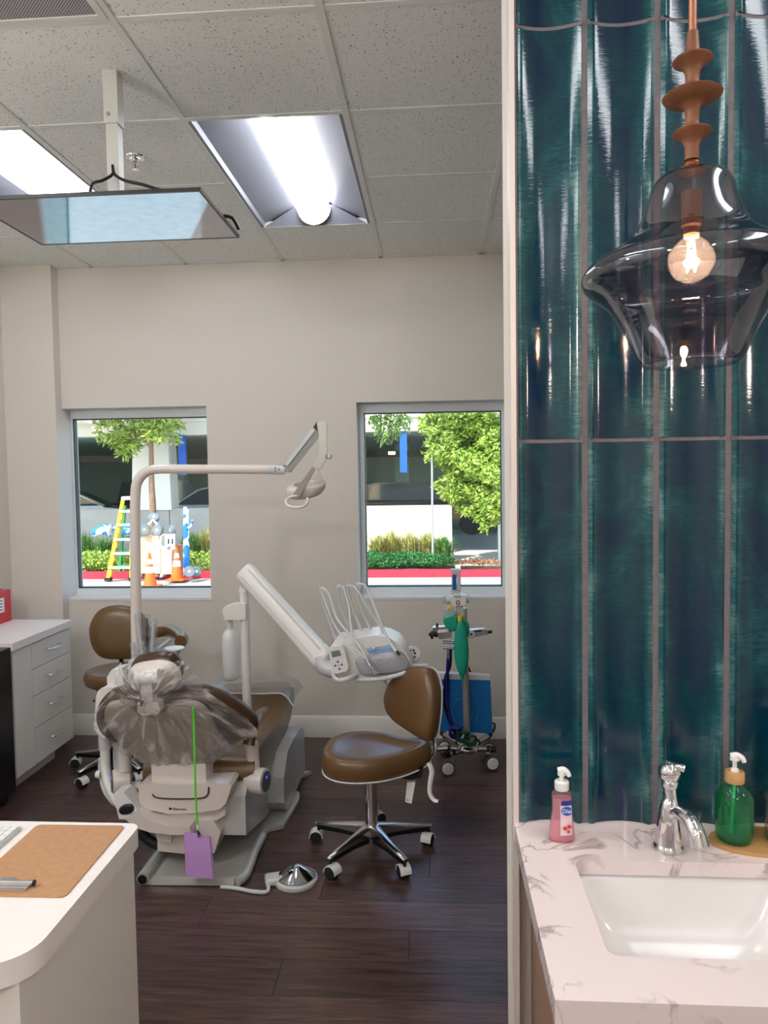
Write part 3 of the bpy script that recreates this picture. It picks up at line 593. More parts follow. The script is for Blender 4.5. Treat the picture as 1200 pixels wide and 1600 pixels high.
tag(box('cabinet_worktop', XL+.003, CXF+.012, 3.645, 4.285, .778, .818, LAMTOP, None, .003), 'white laminate worktop on the drawer cabinet by the left wall', 'worktop')
bb = thing('black_box_unit', 'tall black under-counter box at the near end of the drawer cabinet', 'storage unit', (-2.45, 3.32, 0))
BLK = mat('black_laminate', (14, 12, 20), .3)
box('cabinet_body', XL+.003, CXF-.02, 3.02, 3.64, .04, .80, BLK, bb, .008); box('door', CXF-.018, CXF+.004, 3.022, 3.638, .045, .80, BLK, bb, .008); box('foot', XL+.02, CXF-.03, 3.04, 3.62, 0, .04, BLACK, bb)
# red container
RED = mat('red_plastic', (196, 22, 44), .3, coat=.3)
xq = U(18, 962, 4.262).x; r0 = V(((XL+.004+xq)/2, 4.12, .8185)); rc = thing('sharps_container', 'red plastic container with white label on the left worktop', 'container', r0)
bm = bmesh.new(); a_box(bm, XL+.004, xq, 3.975, 4.262, r0.z, r0.z+.19); bevel(bm, .022, 4); finish('body', bm, RED, rc)
bm = bmesh.new(); a_box(bm, XL+.012, xq-.012, 4.0, 4.19, r0.z+.18, r0.z+.205); bevel(bm, .01, 3); finish('lid', bm, RED, rc)
lathe('cap', [(.024, .2), (.024, .245), (.019, .25)], V((r0.x, 4.12, r0.z)), RED, rc)
lb = box('white_label', xq, xq+.0012, 4.02, 4.19, r0.z+.065, r0.z+.15, mat('paper_label', (235, 235, 232), .6), rc)
for k in range(4): box('label_print', xq+.0012, xq+.0016, 4.04+.02*(k % 2), 4.175, r0.z+.078+k*.018, r0.z+.084+k*.018, mat('label_ink', (90, 90, 110), .6), lb)
# ================================================================ CEILING SCREEN
tv = thing('ceiling_screen', 'flat screen facing down from a white ceiling pole', 'television', (-1.045, 2.447, 2.53))
TX0, TX1, TY0, TY1, TZ = -1.41, -.682, 2.195, 2.635, 2.512
box('back_shell', TX0+.1, TX1-.1, TY0+.08, TY1-.06, TZ+.006, TZ+.036, BLACK, tv, .01); box('back_panel', TX0+.004, TX1-.004, TY0+.004, TY1-.004, TZ+.005, TZ+.011, BLACK, tv, .002)
for a in ((TX0, TX1, TY0, TY0+.008), (TX0, TX1, TY1-.010, TY1), (TX0, TX0+.007, TY0+.008, TY1-.01), (TX1-.007, TX1, TY0+.008, TY1-.01)): box('bezel', *a, TZ-.001, TZ+.010, BLACK, tv, .001)
sm = bpy.data.materials.new('screen_reflection'); sm.use_nodes = True; n = sm.node_tree; b = n.nodes['Principled BSDF']; L = n.links.new  # blue and brown room reflection painted into the display's emission
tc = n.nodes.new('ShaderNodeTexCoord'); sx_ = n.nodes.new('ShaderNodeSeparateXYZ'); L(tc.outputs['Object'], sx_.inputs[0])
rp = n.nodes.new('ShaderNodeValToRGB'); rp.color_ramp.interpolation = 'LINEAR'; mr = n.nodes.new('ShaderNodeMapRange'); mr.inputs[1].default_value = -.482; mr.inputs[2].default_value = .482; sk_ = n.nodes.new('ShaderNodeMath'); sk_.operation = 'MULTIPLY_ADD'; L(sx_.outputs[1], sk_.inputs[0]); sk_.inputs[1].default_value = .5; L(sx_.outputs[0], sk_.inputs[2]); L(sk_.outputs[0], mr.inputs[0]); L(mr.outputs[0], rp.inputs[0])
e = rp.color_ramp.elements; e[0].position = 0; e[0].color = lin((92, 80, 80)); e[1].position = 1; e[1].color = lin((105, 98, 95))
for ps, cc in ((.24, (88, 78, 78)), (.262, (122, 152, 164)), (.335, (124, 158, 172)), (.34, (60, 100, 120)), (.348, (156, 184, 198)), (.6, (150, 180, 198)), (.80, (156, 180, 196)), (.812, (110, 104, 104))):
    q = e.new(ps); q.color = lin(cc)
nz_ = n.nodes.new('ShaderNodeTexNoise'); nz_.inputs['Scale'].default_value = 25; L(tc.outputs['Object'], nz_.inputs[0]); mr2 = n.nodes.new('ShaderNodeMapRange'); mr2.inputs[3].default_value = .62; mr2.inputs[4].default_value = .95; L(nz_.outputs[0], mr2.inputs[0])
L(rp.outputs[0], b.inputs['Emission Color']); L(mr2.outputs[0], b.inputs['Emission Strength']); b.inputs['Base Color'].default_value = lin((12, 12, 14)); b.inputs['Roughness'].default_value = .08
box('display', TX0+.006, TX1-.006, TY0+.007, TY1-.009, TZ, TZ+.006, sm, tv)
PC = V((-1.047, 2.447, 0))
PG = mat('pole_paint', (198, 198, 192), .4)
box('upper_pole', PC.x-.024, PC.x+.024, PC.y-.024, PC.y+.024, 2.83, CEIL, PG, tv, .004)
box('lower_pole', PC.x-.020, PC.x+.020, PC.y-.020, PC.y+.020, 2.60, 2.832, PG, tv, .004)
lathe('pole_screw', [(.008, 0), (.006, .004)], (PC.x-.008, PC.y-.024, 2.86), CHROME, tv, axis=(0, -1, 0), seg=12)
lathe('mount_ring', [(.05, 0), (.062, .006), (.058, .018), (.044, .020), (.04, .006)], (PC.x, PC.y-.03, TZ+.036), mat('mount_black', (25, 25, 28), .25, .5), tv)
tube('swivel_ball', [(PC.x, PC.y, 2.605), (PC.x, PC.y-.01, 2.57), (PC.x, PC.y-.02, TZ+.03)], [.03, .036, .03], LGREY, tv, 16)
tube('mount_strap', [(PC.x-.055, PC.y-.08, TZ+.055), (PC.x+.02, PC.y-.03, TZ+.062), (PC.x+.075, PC.y+.02, TZ+.05)], .012, CHROME, tv, 10, 4, flat=.4)
yq = 2.30
tube('power_cable', [U(176, 258, 2.405), U(176, 272, 2.40), U(160, 282, 2.38), U(145, 287, 2.34), U(140, 305, 2.30)], .0048, BLACK, tv, 8, 6)
tube('power_cable', [U(176, 258, 2.405), U(179, 272, 2.40), U(195, 282, 2.38), U(225, 289, 2.36), U(265, 302, 2.32)], .0052, BLACK, tv, 8, 6)
tube('side_bracket', [(TX1-.02, TY1-.14, TZ+.03), (TX1+.008, TY1-.12, TZ+.028), (TX1+.012, TY1-.06, TZ+.012)], .006, BLACK, tv, 8, 3)
# ================================================================ DENTAL CHAIR
dc = thing('dental_chair', 'reclined beige dental chair with brown upholstery under plastic film', 'dental chair', (-1.02, 3.3, 0))
# base plate with a rolled rail along either side
PLATE = mat('satin_base_plate', (206, 204, 198), .3, .35)
ol = [Zp(x, y, 0) for x, y in ((226, 1384), (366, 1383), (383, 1368), (397, 1338), (410, 1311), (421, 1301), (443, 1296), (458, 1272), (468, 1254), (468, 1245), (447, 1229))]
ol = [V((p.x, p.y, .004)) for p in ol]+[V((-.70, 4.0, .004)), V((-1.22, 4.0, .004))]
prism('base_plate', ol, (0, 0, .018), PLATE, dc, .006)
tube('side_rail', [(-1.205, 2.86, .03), (-1.21, 3.3, .03), (-1.21, 3.8, .03)], .026, PLATE, dc, 20)
lathe('rail_socket', [(.001, 0), (.018, 0), (.019, .004)], (-1.205, 2.857, .03), BLACK, dc, axis=(0, -1, 0), cap=False)
tube('side_rail', [Zp(370, 1378, .02), Zp(384, 1366, .02), Zp(398, 1330, .02), Zp(410, 1306, .02)], .02, PLATE, dc, 16, 4)
prism('rear_apron', [V((-1.17, 2.862, .004)), V((-.83, 2.870, .004)), V((-.83, 2.874, .03)), V((-1.17, 2.866, .03))], (0, .02, 0), SILV, dc, .002)
# column housing and drive covers
slab('column_housing', [(246, 1284), (333, 1282), (345, 1300), (335, 1333), (318, 1337), (246, 1330)], 2.97, 3.5, BEIGE, dc, .02)
bm = bmesh.new()
x0, x1 = -1.22, -.815
a_prism(bm, [V((x1, 3.02, .14)), V((x1, 3.02, .31)), V((x1, 3.14, .39)), V((x1, 3.55, .36)), V((x1, 3.62, .05)), V((x1, 3.40, .045))], V((x0-x1, 0, 0))); bevel(bm, .018, 3); finish('drive_cover', bm, SILV, dc)
bm = bmesh.new()
x1 = -.735
a_prism(bm, [V((x1, 3.50, .03)), V((x1, 3.42, .10)), V((x1, 3.43, .22)), V((x1, 3.53, .31)), V((x1, 3.70, .315)), V((x1, 3.70, .03))], V((-1.28-x1, 0, 0))); bevel(bm, .03, 4); finish('pump_cover', bm, SILV, dc)
bm = bmesh.new()
a_prism(bm, [V((x1, 3.705, .03)), V((x1, 3.705, .315)), V((x1, 3.90, .305)), V((x1, 3.99, .25)), V((x1, 4.0, .03))], V((-1.28-x1, 0, 0))); bevel(bm, .035, 4); finish('pump_cover_cap', bm, mat('pale_blue_grey', (196, 202, 208), .3), dc)
# seat cushion, long, rising a little at the foot end
prof = [(3.10, .335), (3.08, .39), (3.13, .44), (3.30, .452), (3.6, .435), (3.85, .46), (3.97, .50), (4.02, .47), (4.0, .41), (3.85, .335), (3.6, .30), (3.3, .315)]
pr = [V((-.792, y_, z_)) for y_, z_ in prof]; pr = cat(pr, 3, True); bm = bmesh.new(); a_prism(bm, pr, V((-.49, 0, 0))); bevel(bm, .035, 5, 50); finish('seat_cushion', bm, LEATH, dc, 60)
# back link and lower housing
slab('back_link', [(236, 1192), (321, 1192), (322, 1215), (327, 1232), (320, 1243), (300, 1246), (262, 1246), (243, 1242), (238, 1228)], 2.985, 3.10, BEIGE, dc, .014)
tube('link_seam', [U(x_, y_, 2.955) for x_, y_ in ((238, 1241), (244, 1246), (265, 1248), (300, 1248), (319, 1246), (325, 1240), (326, 1230))], .0028, BLACK, dc, 8, 3)
slab('lower_housing', [(216, 1228), (222, 1225), (300, 1226), (357, 1224), (362, 1228), (353, 1256), (341, 1266), (300, 1271), (262, 1271), (228, 1265), (218, 1255)], 2.96, 3.20, BEIGE, dc, .018)
slab('housing_lip', [(232, 1264), (300, 1272), (352, 1260), (352, 1274), (335, 1284), (305, 1290), (272, 1289), (246, 1281), (234, 1272)], 2.985, 3.20, BEIGE, dc, .012)
text('housing_lettering', 'Belmont', .0165, U(281, 1264.5, 2.9585), math.radians(90), BLACK, dc)
box('lettering_mark', U(266, 1264, 2.957).x-.006, U(266, 1264, 2.957).x+.006, 2.9575, 2.959, U(266, 1264, 2.957).z-.004, U(266, 1264, 2.957).z+.005, BLACK, dc)
# backrest: cushion with a moulded shell on its back
BN = V((0, -.90, -.436)); BP = U(268, 1150, 2.93)
shell = [(163, 1122), (164, 1109), (172, 1101), (190, 1099), (206, 1103), (213, 1112), (222, 1117), (245, 1118), (256, 1112), (268, 1102), (290, 1098), (309, 1102), (322, 1112), (335, 1135), (346, 1163), (350, 1176), (346, 1184), (325, 1195), (290, 1200), (240, 1199), (222, 1190), (205, 1178), (186, 1160), (171, 1141)]
po_ = cat([OP(x_, y_, BP, BN) for x_, y_ in shell], 3, True)
puff('back_shell', po_, BN, [(.96, -.03), (1.0, -.02), (1.0, -.004), (.985, .004), (.95, .009), (.7, .016), (.3, .02)], TAUPE, dc)
cush = [(146, 1140), (146, 1118), (158, 1100), (180, 1090), (240, 1089), (300, 1088), (330, 1094), (365, 1110), (392, 1130), (400, 1145), (388, 1158), (352, 1176), (320, 1192), (270, 1196), (225, 1190), (190, 1176), (160, 1158)]
po_ = cat([OP(x_, y_, BP-BN*.035, BN) for x_, y_ in cush], 3, True)
puff('back_cushion', po_, BN, dome(-.10, .0), DARKL, dc)
# headrest: articulated bar and cushion
tube('headrest_pivot', [U(213, 1059, 2.80), U(249, 1056, 2.80)], .028, WHITE, dc, 28)
for xx in (221, 237): tube('pivot_seam', [U(xx, 1058.5, 2.80), U(xx+1.2, 1058.4, 2.80)], .0288, LGREY, dc, 28)
prism('headrest_bar', [U(220, 1062, 2.785), U(236, 1060, 2.785), U(238, 1080, 2.79), U(239, 1106, 2.83), U(222, 1108, 2.83), U(219, 1085, 2.79)], (0, .03, 0), BEIGE, dc, .006)
slab('bar_slot', [(216.5, 1070), (219, 1070), (221, 1104), (219, 1104)], 2.79, 2.81, BLACK, dc, 0)
slab('headrest_foot', [(215, 1098), (223, 1097), (224, 1104), (238, 1103), (240, 1096), (247, 1098), (250, 1110), (246, 1117), (222, 1118), (214, 1112)], 2.82, 2.87, BEIGE, dc, .006)
HN = V((0, -.8, -.6)); hp_ = cat([OP(x_, y_, U(240, 1065, 2.86), HN) for x_, y_ in ((197, 1062), (204, 1051), (224, 1046), (252, 1044), (270, 1050), (280, 1062), (278, 1076), (258, 1082), (215, 1082), (201, 1074))], 3, True)
puff('headrest_pad', hp_, HN, dome(-.05, 0), BEIGE, dc)
puff('headrest_cushion', [p-HN*.05 for p in hp_], HN, dome(-.045, .01), DARKL, dc)
# arm supports
def arm(side):
    xs = side
    if xs > 0:
        tube('arm_post', [U(393, 1160, 3.13), U(396, 1205, 3.13)], .029, BEIGE, dc, 24)
        pv = lathe('arm_pivot', [(.04, 0), (.052, .008), (.056, .07), (.054, .088), (.048, .09)], U(386, 1219, 3.12), BEIGE, dc, axis=(1, -.22, .05))
        d0 = U(386, 1219, 3.12)+V((1, -.22, .05)).normalized()*.0905
        tube('arm_bracket', [U(356, 1227, 3.12), U(395, 1232, 3.12)], .019, BEIGE, dc, 16)
        path = [U(388, 1164, 3.08), U(394, 1140, 3.12), U(404, 1118, 3.26), U(414, 1110, 3.45)]
    else:
        tube('arm_post', [U(194, 1160, 3.10), U(195, 1203, 3.10)], .029, BEIGE, dc, 24)
        pv = lathe('arm_pivot', [(.04, 0), (.05, .008), (.052, .06), (.050, .074), (.044, .076)], U(204, 1218, 3.12), BEIGE, dc, axis=(-1, -.55, .05))
        d0 = U(204, 1218, 3.12)+V((-1, -.55, .05)).normalized()*.0765
        tube('arm_bracket', [U(200, 1229, 3.12), U(222, 1227, 3.12)], .019, BEIGE, dc, 16)
        path = None
    ax_ = V((1, -.22, .05)) if xs > 0 else V((-1, -.55, .05))
    pd = lathe('arm_button_pad', [(.044, 0), (.043, .003), (.001, .004)], d0, mat('dark_grey_pad', (92, 92, 96), .5, bump=.6, bscale=90), dc, axis=ax_)
    lathe('blue_light', [(.006, 0), (.005, .002)], d0+ax_.normalized()*.0038+V((0, 0, .018)), mat('blue_led', (40, 60, 255), .3, emis=2.5, ergb=(40, 50, 255)), pd, axis=ax_, seg=12)
    if path: tube('arm_pad', path, [.028, .036, .036, .022], LEATH, dc, 20, 5, flat=.8)
arm(1); arm(-1)
tube('underside_hose', [U(205, 1262, 3.05), U(215, 1290, 3.0), U(232, 1312, 3.0), U(262, 1325, 3.0), U(290, 1322, 3.02)], .021, RUBBER, dc, 16, 4)
slab('swing_bracket', [(196, 1280), (214, 1268), (232, 1282), (262, 1291), (296, 1293), (299, 1304), (270, 1305), (235, 1301), (210, 1293)], 2.90, 3.02, BEIGE, dc, .008)
slab('bracket_neck', [(242, 1300), (268, 1302), (268, 1318), (246, 1314)], 2.95, 3.05, BEIGE, dc, .006)
# --- assistant post at the chair's left with its curved lower arm
aa = thing('dental_assistant_unit', 'white enamel assistant unit curving down the left side of the dental chair', 'dental unit', (-1.38, 3.1, 0.1))
slab('arm_head', [(150, 1092), (152, 1080), (160, 1075), (184, 1073), (188, 1090), (186, 1150), (160, 1154), (147, 1140)], 3.14, 3.26, WHITE, aa, .025)
lathe('head_cap', [(.025, 0), (.026, .008), (.022, .012)], U(166, 1079, 3.2), LGREY, aa)
lathe('head_screw', [(.006, 0), (.005, .006)], U(147.5, 1095, 3.18), BLACK, aa, axis=(-1, 0, 0), seg=12)
slab('yoke', [(168, 1074), (167, 1058), (174, 1047), (190, 1044), (194, 1074)], 3.16, 3.24, WHITE, aa, .012)
tube('upper_tube', [U(163, 1140, 3.2), U(164, 1170, 3.2)], .027, LGREY, aa, 20)
tube('curved_tube', [U(164, 1168, 3.2), U(165, 1200, 3.19), U(170, 1228, 3.15), U(182, 1250, 3.08), U(192, 1262, 3.0)], [.022, .024, .026, .025, .02], WHITE, aa, 20, 5)
tube('grey_edge', [U(157, 1185, 3.22), U(157, 1205, 3.22), U(163, 1235, 3.18), U(178, 1256, 3.1)], .010, LGREY, aa, 12, 4)
for dx in (0, 4, 8): tube('suction_hose', [U(174+dx, 1160, 3.22), U(175+dx, 1195, 3.22), U(181+dx*.4, 1232, 3.16)], .006, [BLACK, LGREY, LGREY][dx//4], aa, 10, 4)
lathe('tube_knob', [(.016, 0), (.018, .01), (.014, .02)], U(157, 1210, 3.18), WHITE, aa, axis=(-1, 0, 0), seg=16)
f_ = slab('arm_end', [(178, 1240), (193, 1238), (213, 1262), (214, 1274), (205, 1281), (186, 1280), (183, 1268)], 2.92, 3.0, WHITE, aa, .010)
puff('end_pad', cat([U(x_, y_, 2.92) for x_, y_ in ((186, 1264), (194, 1257), (206, 1256), (210, 1264), (204, 1271), (190, 1272))], 3, True), V((0, -1, 0)), [(1, 0), (.95, .006), (.7, .009)], mat('black_pad', (30, 32, 42), .35), aa)
# --- plastic film draped over the headrest and backrest
ring = [(148, 1138), (147, 1118), (156, 1102), (172, 1083), (184, 1058), (188, 1036), (196, 1028), (214, 1031), (240, 1035), (262, 1032), (284, 1031), (300, 1044), (316, 1064), (322, 1078), (345, 1094), (372, 1112), (398, 1134), (402, 1148), (376, 1160), (344, 1180), (318, 1190), (272, 1196), (226, 1192), (190, 1176), (162, 1156)]
O_ = [OP(x_, y_, BP+BN*.012, BN) for x_, y_ in ring]; O_ = cat(O_, 6, True); ce = OP(240, 1066, BP, BN); NR = 26
bm = bmesh.new(); rr = []; FUV = {}
for k in range(NR+1):
    t = 1-k/NR*.97; R = []
    for p in O_:
        q = ce+(p-ce)*t
        hgt = .075*max(0, 1-((q-OP(240, 1062, BP, BN)).length/.17)**2)
        ang = math.atan2(p.z-ce.z, p.x-ce.x)
        fu = (ang/6.2832*30, t*2.2)
        wr = .007*mnoise.noise(V((ang*7, t*2.2, 3)))+.003*mnoise.noise(V((q.x*30, q.z*30, 1)))+.004*mnoise.noise(V((math.cos(ang)*9, math.sin(ang)*9, t*1.5)))
        if t > .9: wr += .012*mnoise.noise(V((ang*22, t*9, 7)))
        R.append(bm.verts.new(q+BN*(.02*(1-t)**.5+hgt+wr+.004))); FUV[R[-1]] = (fu[0], fu[1])
    rr.append(R)
m_ = len(O_)
for A, B in zip(rr, rr[1:]):
    for k in range(m_): bm.faces.new((A[k], A[(k+1) % m_], B[(k+1) % m_], B[k]))
uvl = bm.loops.layers.uv.new('UVMap')
for f in bm.faces:
    us = [FUV[l.vert][0] for l in f.loops]; w_ = max(us)-min(us) > 15
    for l in f.loops: u_, v_ = FUV[l.vert]; l[uvl].uv = (u_+(30 if w_ and u_ < 0 else 0), v_)
FILM2 = clear_mat('plastic_film_creased', (252, 252, 252), .26, .12, streak=1.6)
n = FILM2.node_tree; tn = [q for q in n.nodes if q.type == 'TEX_NOISE'][0]; uvn = n.nodes.new('ShaderNodeUVMap'); n.links.new(uvn.outputs[0], tn.inputs[0]); tn.inputs['Distortion'].default_value = .5
tag(finish('plastic_cover', bm, FILM2, None, 50), 'crinkled clear plastic film over the headrest and backrest of the dental chair', 'plastic cover')
# --- clear sheet over the foot end
bm = bmesh.new(); G_ = []
for i in range(25):
    u = i/24; x_ = -1.22+u*.47
    col_ = []
    for j in range(15):
        v = j/14; y_ = 3.78+v*.26
        drop = .05*max(0, (u-.86)/.14)**2
        z_ = .522+.012*math.sin(v*3)+.006*mnoise.noise(V((x_*9, y_*9, 0)))-drop*1.2+.02*v
        col_.append(bm.verts.new((x_+.012*(v-.5)*(u > .8), y_, z_)))
    G_.append(col_)
for i in range(24):
    for j in range(14): bm.faces.new((G_[i][j], G_[i+1][j], G_[i+1][j+1], G_[i][j+1]))
rim = [v.co.copy() for v in [G_[i][0] for i in range(25)]]
ft = thing('foot_sheet', 'clear plastic sheet over the foot end of the dental chair', 'plastic cover', (-1.0, 3.9, .5))
finish('sheet', bm, clear_mat('grey_film', (225, 222, 220), .25, .15, body=(200, 192, 186)), ft, 0)
tube('sheet_rim', rim+[V((-.748, 3.775, .46)), V((-.752, 3.775, .43))], .004, clear_mat('film_rim', (240, 240, 240), .7, .1), ft, 8)
fl_ = [U(x_, y_, 4.03) for x_, y_ in ((332, 1100), (345, 1076), (358, 1068), (400, 1067), (446, 1065), (455, 1074), (452, 1088), (442, 1104))]
prism('sheet_flare', cat(fl_, 2, True), (0, .004, 0), clear_mat('grey_film_far', (225, 220, 218), .30, .15, body=(190, 184, 180)), ft)
# --- bib holder and bib
tag(tube('bib_holder', [U(302, 1106, 2.83), U(303, 1132, 2.84), U(304.5, 1200, 2.83), U(306, 1250, 2.82), U(309, 1291, 2.81)], .0042, mat('neon_green', (96, 226, 40), .5), None, 8, 4), 'neon green bib holder cord hanging down behind the dental chair', 'cord')
bc = thing('bib_clip', 'small metal clip at the lower end of the green cord', 'clip', U(309, 1300, 2.81))
lathe('clip_sleeve', [(.005, -.008), (.005, .014)], U(309, 1294, 2.81), WHITE, bc, seg=10); tube('clip_jaw', [U(309, 1296, 2.808), U(310, 1308, 2.806)], .004, CHROME, bc, 8); tube('clip_grip', [U(309, 1298, 2.806), U(313, 1305, 2.80)], .003, BLACK, bc, 8)
LIL = mat('lilac_paper', (208, 160, 228), .75, bump=.8, bscale=45, stretch=(.4, 1, 2.2))
bib = [(288, 1301), (296, 1300), (330, 1308), (329, 1320), (335, 1373), (290, 1370), (287, 1330)]
b1 = thing('dental_bib', 'folded lilac paper bib hanging from the green cord', 'bib', U(310, 1372, 2.82))
prism('front_fold', [U(x_, y_, 2.815) for x_, y_ in ((288, 1301), (327, 1307), (333, 1373), (290, 1370))], (0, .003, 0), LIL, b1)
prism('back_fold', [U(x_, y_, 2.822) for x_, y_ in ((294, 1300), (330, 1308), (331, 1325), (336, 1371), (318, 1372), (296, 1330))], (0, .003, 0), LIL, b1)
# --- wrapped suction instruments standing behind the headrest
def sleeve(px0, px1, Y, r, lab, tip=None):
    a_, b_ = U(*px0, Y), U(*px1, Y); t_ = thing('wrapped_instrument', lab, 'instrument', b_, 'wrapped instruments behind the headrest')
    tube('handpiece', [b_, b_.lerp(a_, .45), b_.lerp(a_, .92)], [r*.62, r*.5, r*.42], tip or LGREY, t_, 12)
    tube('sleeve', [b_, b_.lerp(a_, .5), a_], [r*1.0, r*1.05, r*1.0], SLEEVE, t_, 14)
sleeve((207, 1005), (211, 1034), 3.2, .012, 'shortest wrapped instrument, left of the lamp pole foot')
sleeve((214, 958), (224, 1034), 3.08, .013, 'tall wrapped instrument leaning in front of the lamp pole')
sleeve((229, 960), (230, 1036), 3.15, .016, 'widest wrapped instrument with a dark slot', BLACK)
sleeve((240, 968), (238, 1036), 3.12, .017, 'wrapped instrument with a crumpled sleeve top, right of the dark-slotted one')
sleeve((268, 998), (249, 1012), 3.12, .012, 'short wrapped instrument tilted to the right')
ih = thing('instrument_holder', 'low white holder behind the headrest', 'holder', U(240, 1045, 3.16)); slab('holder_bar', [(200, 1034), (262, 1034), (264, 1046), (202, 1046)], 3.10, 3.22, LGREY, ih, .01)
for k, xx in enumerate((249, 257)): lathe('holder_clip', [(.012, 0), (.012, .05), (.009, .055)], U(xx, 1034, 3.14), SLEEVE, ih, seg=14)
dz_ = U(273, 1040, 3.2)
lathe('white_spout_funnel', [(.019, .0), (.019, .045), (.026, .062), (.044, .075), (.044, .081), (.001, .08)], dz_, WHITE, ih, smooth=50)
# ================================================================ OPERATORY LIGHT
ol_ = thing('operatory_light', 'white dental light on a bent pole and folding arm', 'dental light', (U(213, 1040, 3.3).x, 3.3, .5))
tube('pole', [U(214, 1060, 3.3), U(212.5, 960, 3.3), U(211.5, 860, 3.3), U(211.5, 775, 3.3), U(216, 751, 3.3), U(228, 738, 3.3), U(246, 733, 3.3), U(300, 733, 3.3), U(425, 733.5, 3.3)], [.0245, .0245, .024, .0235, .0235, .023, .0225, .022, .0205], BEIGE, ol_, 24, 6)
tube('arm_joint', [U(418, 733.5, 3.3), U(432, 734, 3.3), U(446, 735, 3.3)], [.021, .022, .02], LGREY, ol_, 20)
for xx, yy in ((430, 731), (430, 735), (436, 733.5)): lathe('joint_screw', [(.0035, 0), (.003, .002)], U(xx, yy, 3.277), BLACK, ol_, axis=(0, -1, 0), seg=10)
uy = [(442, 728), (488, 671), (497, 668), (497, 681), (452, 738), (443, 738)]
DGR = mat('arm_grey', (150, 148, 142), .35)
slab('upper_arm', uy, 3.285, 3.335, DGR, ol_, .006)
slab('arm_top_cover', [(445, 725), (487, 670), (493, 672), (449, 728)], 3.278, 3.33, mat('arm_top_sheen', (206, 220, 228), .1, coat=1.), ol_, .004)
slab('arm_hinge', [(489, 668), (495, 659), (500, 668), (497, 674)], 3.28, 3.33, BLACK, ol_, .002)
slab('drop_arm', [(495, 661), (502, 658), (510, 661), (510, 708), (508, 718), (501, 731), (495, 734), (488, 730), (496, 716), (499, 704), (498, 680)], 3.27, 3.315, SILV, ol_, .008)
lathe('tension_knob', [(.009, 0), (.009, .018), (.012, .02), (.012, .034), (.008, .036)], U(506, 713, 3.29), LGREY, ol_, axis=(1, -.2, -.1), seg=20)
yk = [(488, 729), (493, 733), (470, 772), (468, 777), (456, 777), (459, 770)]
slab('yoke', yk, 3.22, 3.235, DGR, ol_, .003)
slab('yoke', [(496, 733), (500, 736), (503, 748), (503, 762), (498, 762), (490, 748)], 3.33, 3.345, BEIGE, ol_, .003)
hd = [(443, 766), (450, 760), (466, 754), (482, 750), (495, 747), (504, 748), (505, 757), (498, 767), (480, 773), (465, 777), (453, 776), (446, 771)]
LN = V((.12, -.35, .93)).normalized(); LP_ = U(475, 762, 3.30)
bm = bmesh.new(); ax1 = V((.985, .1, .13)).normalized(); ax2 = LN.cross(ax1).normalized(); RG = []
for (s1, d) in ((.55, .012), (.6, .02), (.95, .018), (1.03, .008), (1.0, -.02), (.86, -.035), (.6, -.034), (.55, -.02)):
    RG.append([bm.verts.new(LP_+ax1*(.088*s1*math.cos(a)*(1+.12*math.cos(a)))+ax2*(.062*s1*math.sin(a))+LN*d) for a in [2*math.pi*k/40 for k in range(40)]])
for q in range(len(RG)):
    A, B = RG[q], RG[(q+1) % len(RG)]
    for k in range(40): bm.faces.new((A[k], A[(k+1) % 40], B[(k+1) % 40], B[k]))
finish('lamp_ring', bm, BEIGE, ol_, 60)
puff('lamp_lens', [LP_+ax1*(.05*math.cos(a))+ax2*(.036*math.sin(a)) for a in [2*math.pi*k/24 for k in range(24)]], LN, [(1, -.02), (1, -.012)], LGREY, ol_)
tube('grab_handle', [U(464, 775, 3.2), U(453, 777, 3.19), U(447, 783, 3.17), U(450, 790, 3.15), U(462, 793, 3.13), U(474, 791, 3.13), U(481, 784, 3.13), U(480, 778, 3.14)], .0058, BEIGE, ol_, 12, 5)
tube('grab_handle', [U(480, 771, 3.37), U(494, 769, 3.39), U(502, 762, 3.4), U(504, 755, 3.39)], .005, BEIGE, ol_, 12, 4)
# ================================================================ DELIVERY UNIT
du = thing('delivery_unit', 'white dental delivery unit on a thick slanting arm with water bottle bracket', 'dental unit', (U(385, 1100, 3.62).x, 3.62, .4))
pxa = U(386, 1100, 3.62)
tube('post', [V((pxa.x, 3.62, .40)), V((pxa.x, 3.62, U(384, 915, 3.62).z))], .0225, WHITE, du, 24)
lathe('post_collar', [(.026, 0), (.026, .012), (.021, .014)], V((pxa.x-.001, 3.62, U(384, 925, 3.62).z)), WHITE, du)
a_, b_ = U(382, 893, 3.60), U(505, 1030, 3.42)
dv = (b_-a_).normalized(); nu = dv.cross(V((0, 1, 0))).normalized()
def sect(p, hw, hh, k=20):
    return [p+nu*(hh*math.copysign(abs(math.sin(t))**.75, math.sin(t)))+V((0, 1, 0))*(hw*math.copysign(abs(math.cos(t))**.75, math.cos(t))) for t in [2*math.pi*i/k for i in range(k)]]
bm = bmesh.new(); RG = []
for t, hw, hh in ((-.028, .030, .030), (-.022, .042, .042), (0, .045, .050), (.03, .045, .053), (.5, .045, .054), (.93, .045, .054), (.935, .047, .057), (.99, .047, .057), (1.0, .044, .053)):
    RG.append([bm.verts.new(p) for p in sect(a_+(b_-a_)*t, hw, hh)])
for A, B in zip(RG, RG[1:]):
    for k in range(20): bm.faces.new((A[k], A[(k+1) % 20], B[(k+1) % 20], B[k]))
bm.faces.new(RG[0]); bm.faces.new(RG[-1]); finish('slanting_arm', bm, WHITE, du, 40)
for o_ in (.016, -.034): tube('arm_groove', [a_+(b_-a_)*.02+nu*o_*-1+V((0, -.0448, 0)), a_+(b_-a_)*.92+nu*o_*-1+V((0, -.0448, 0))], .0025, LGREY, du, 8)
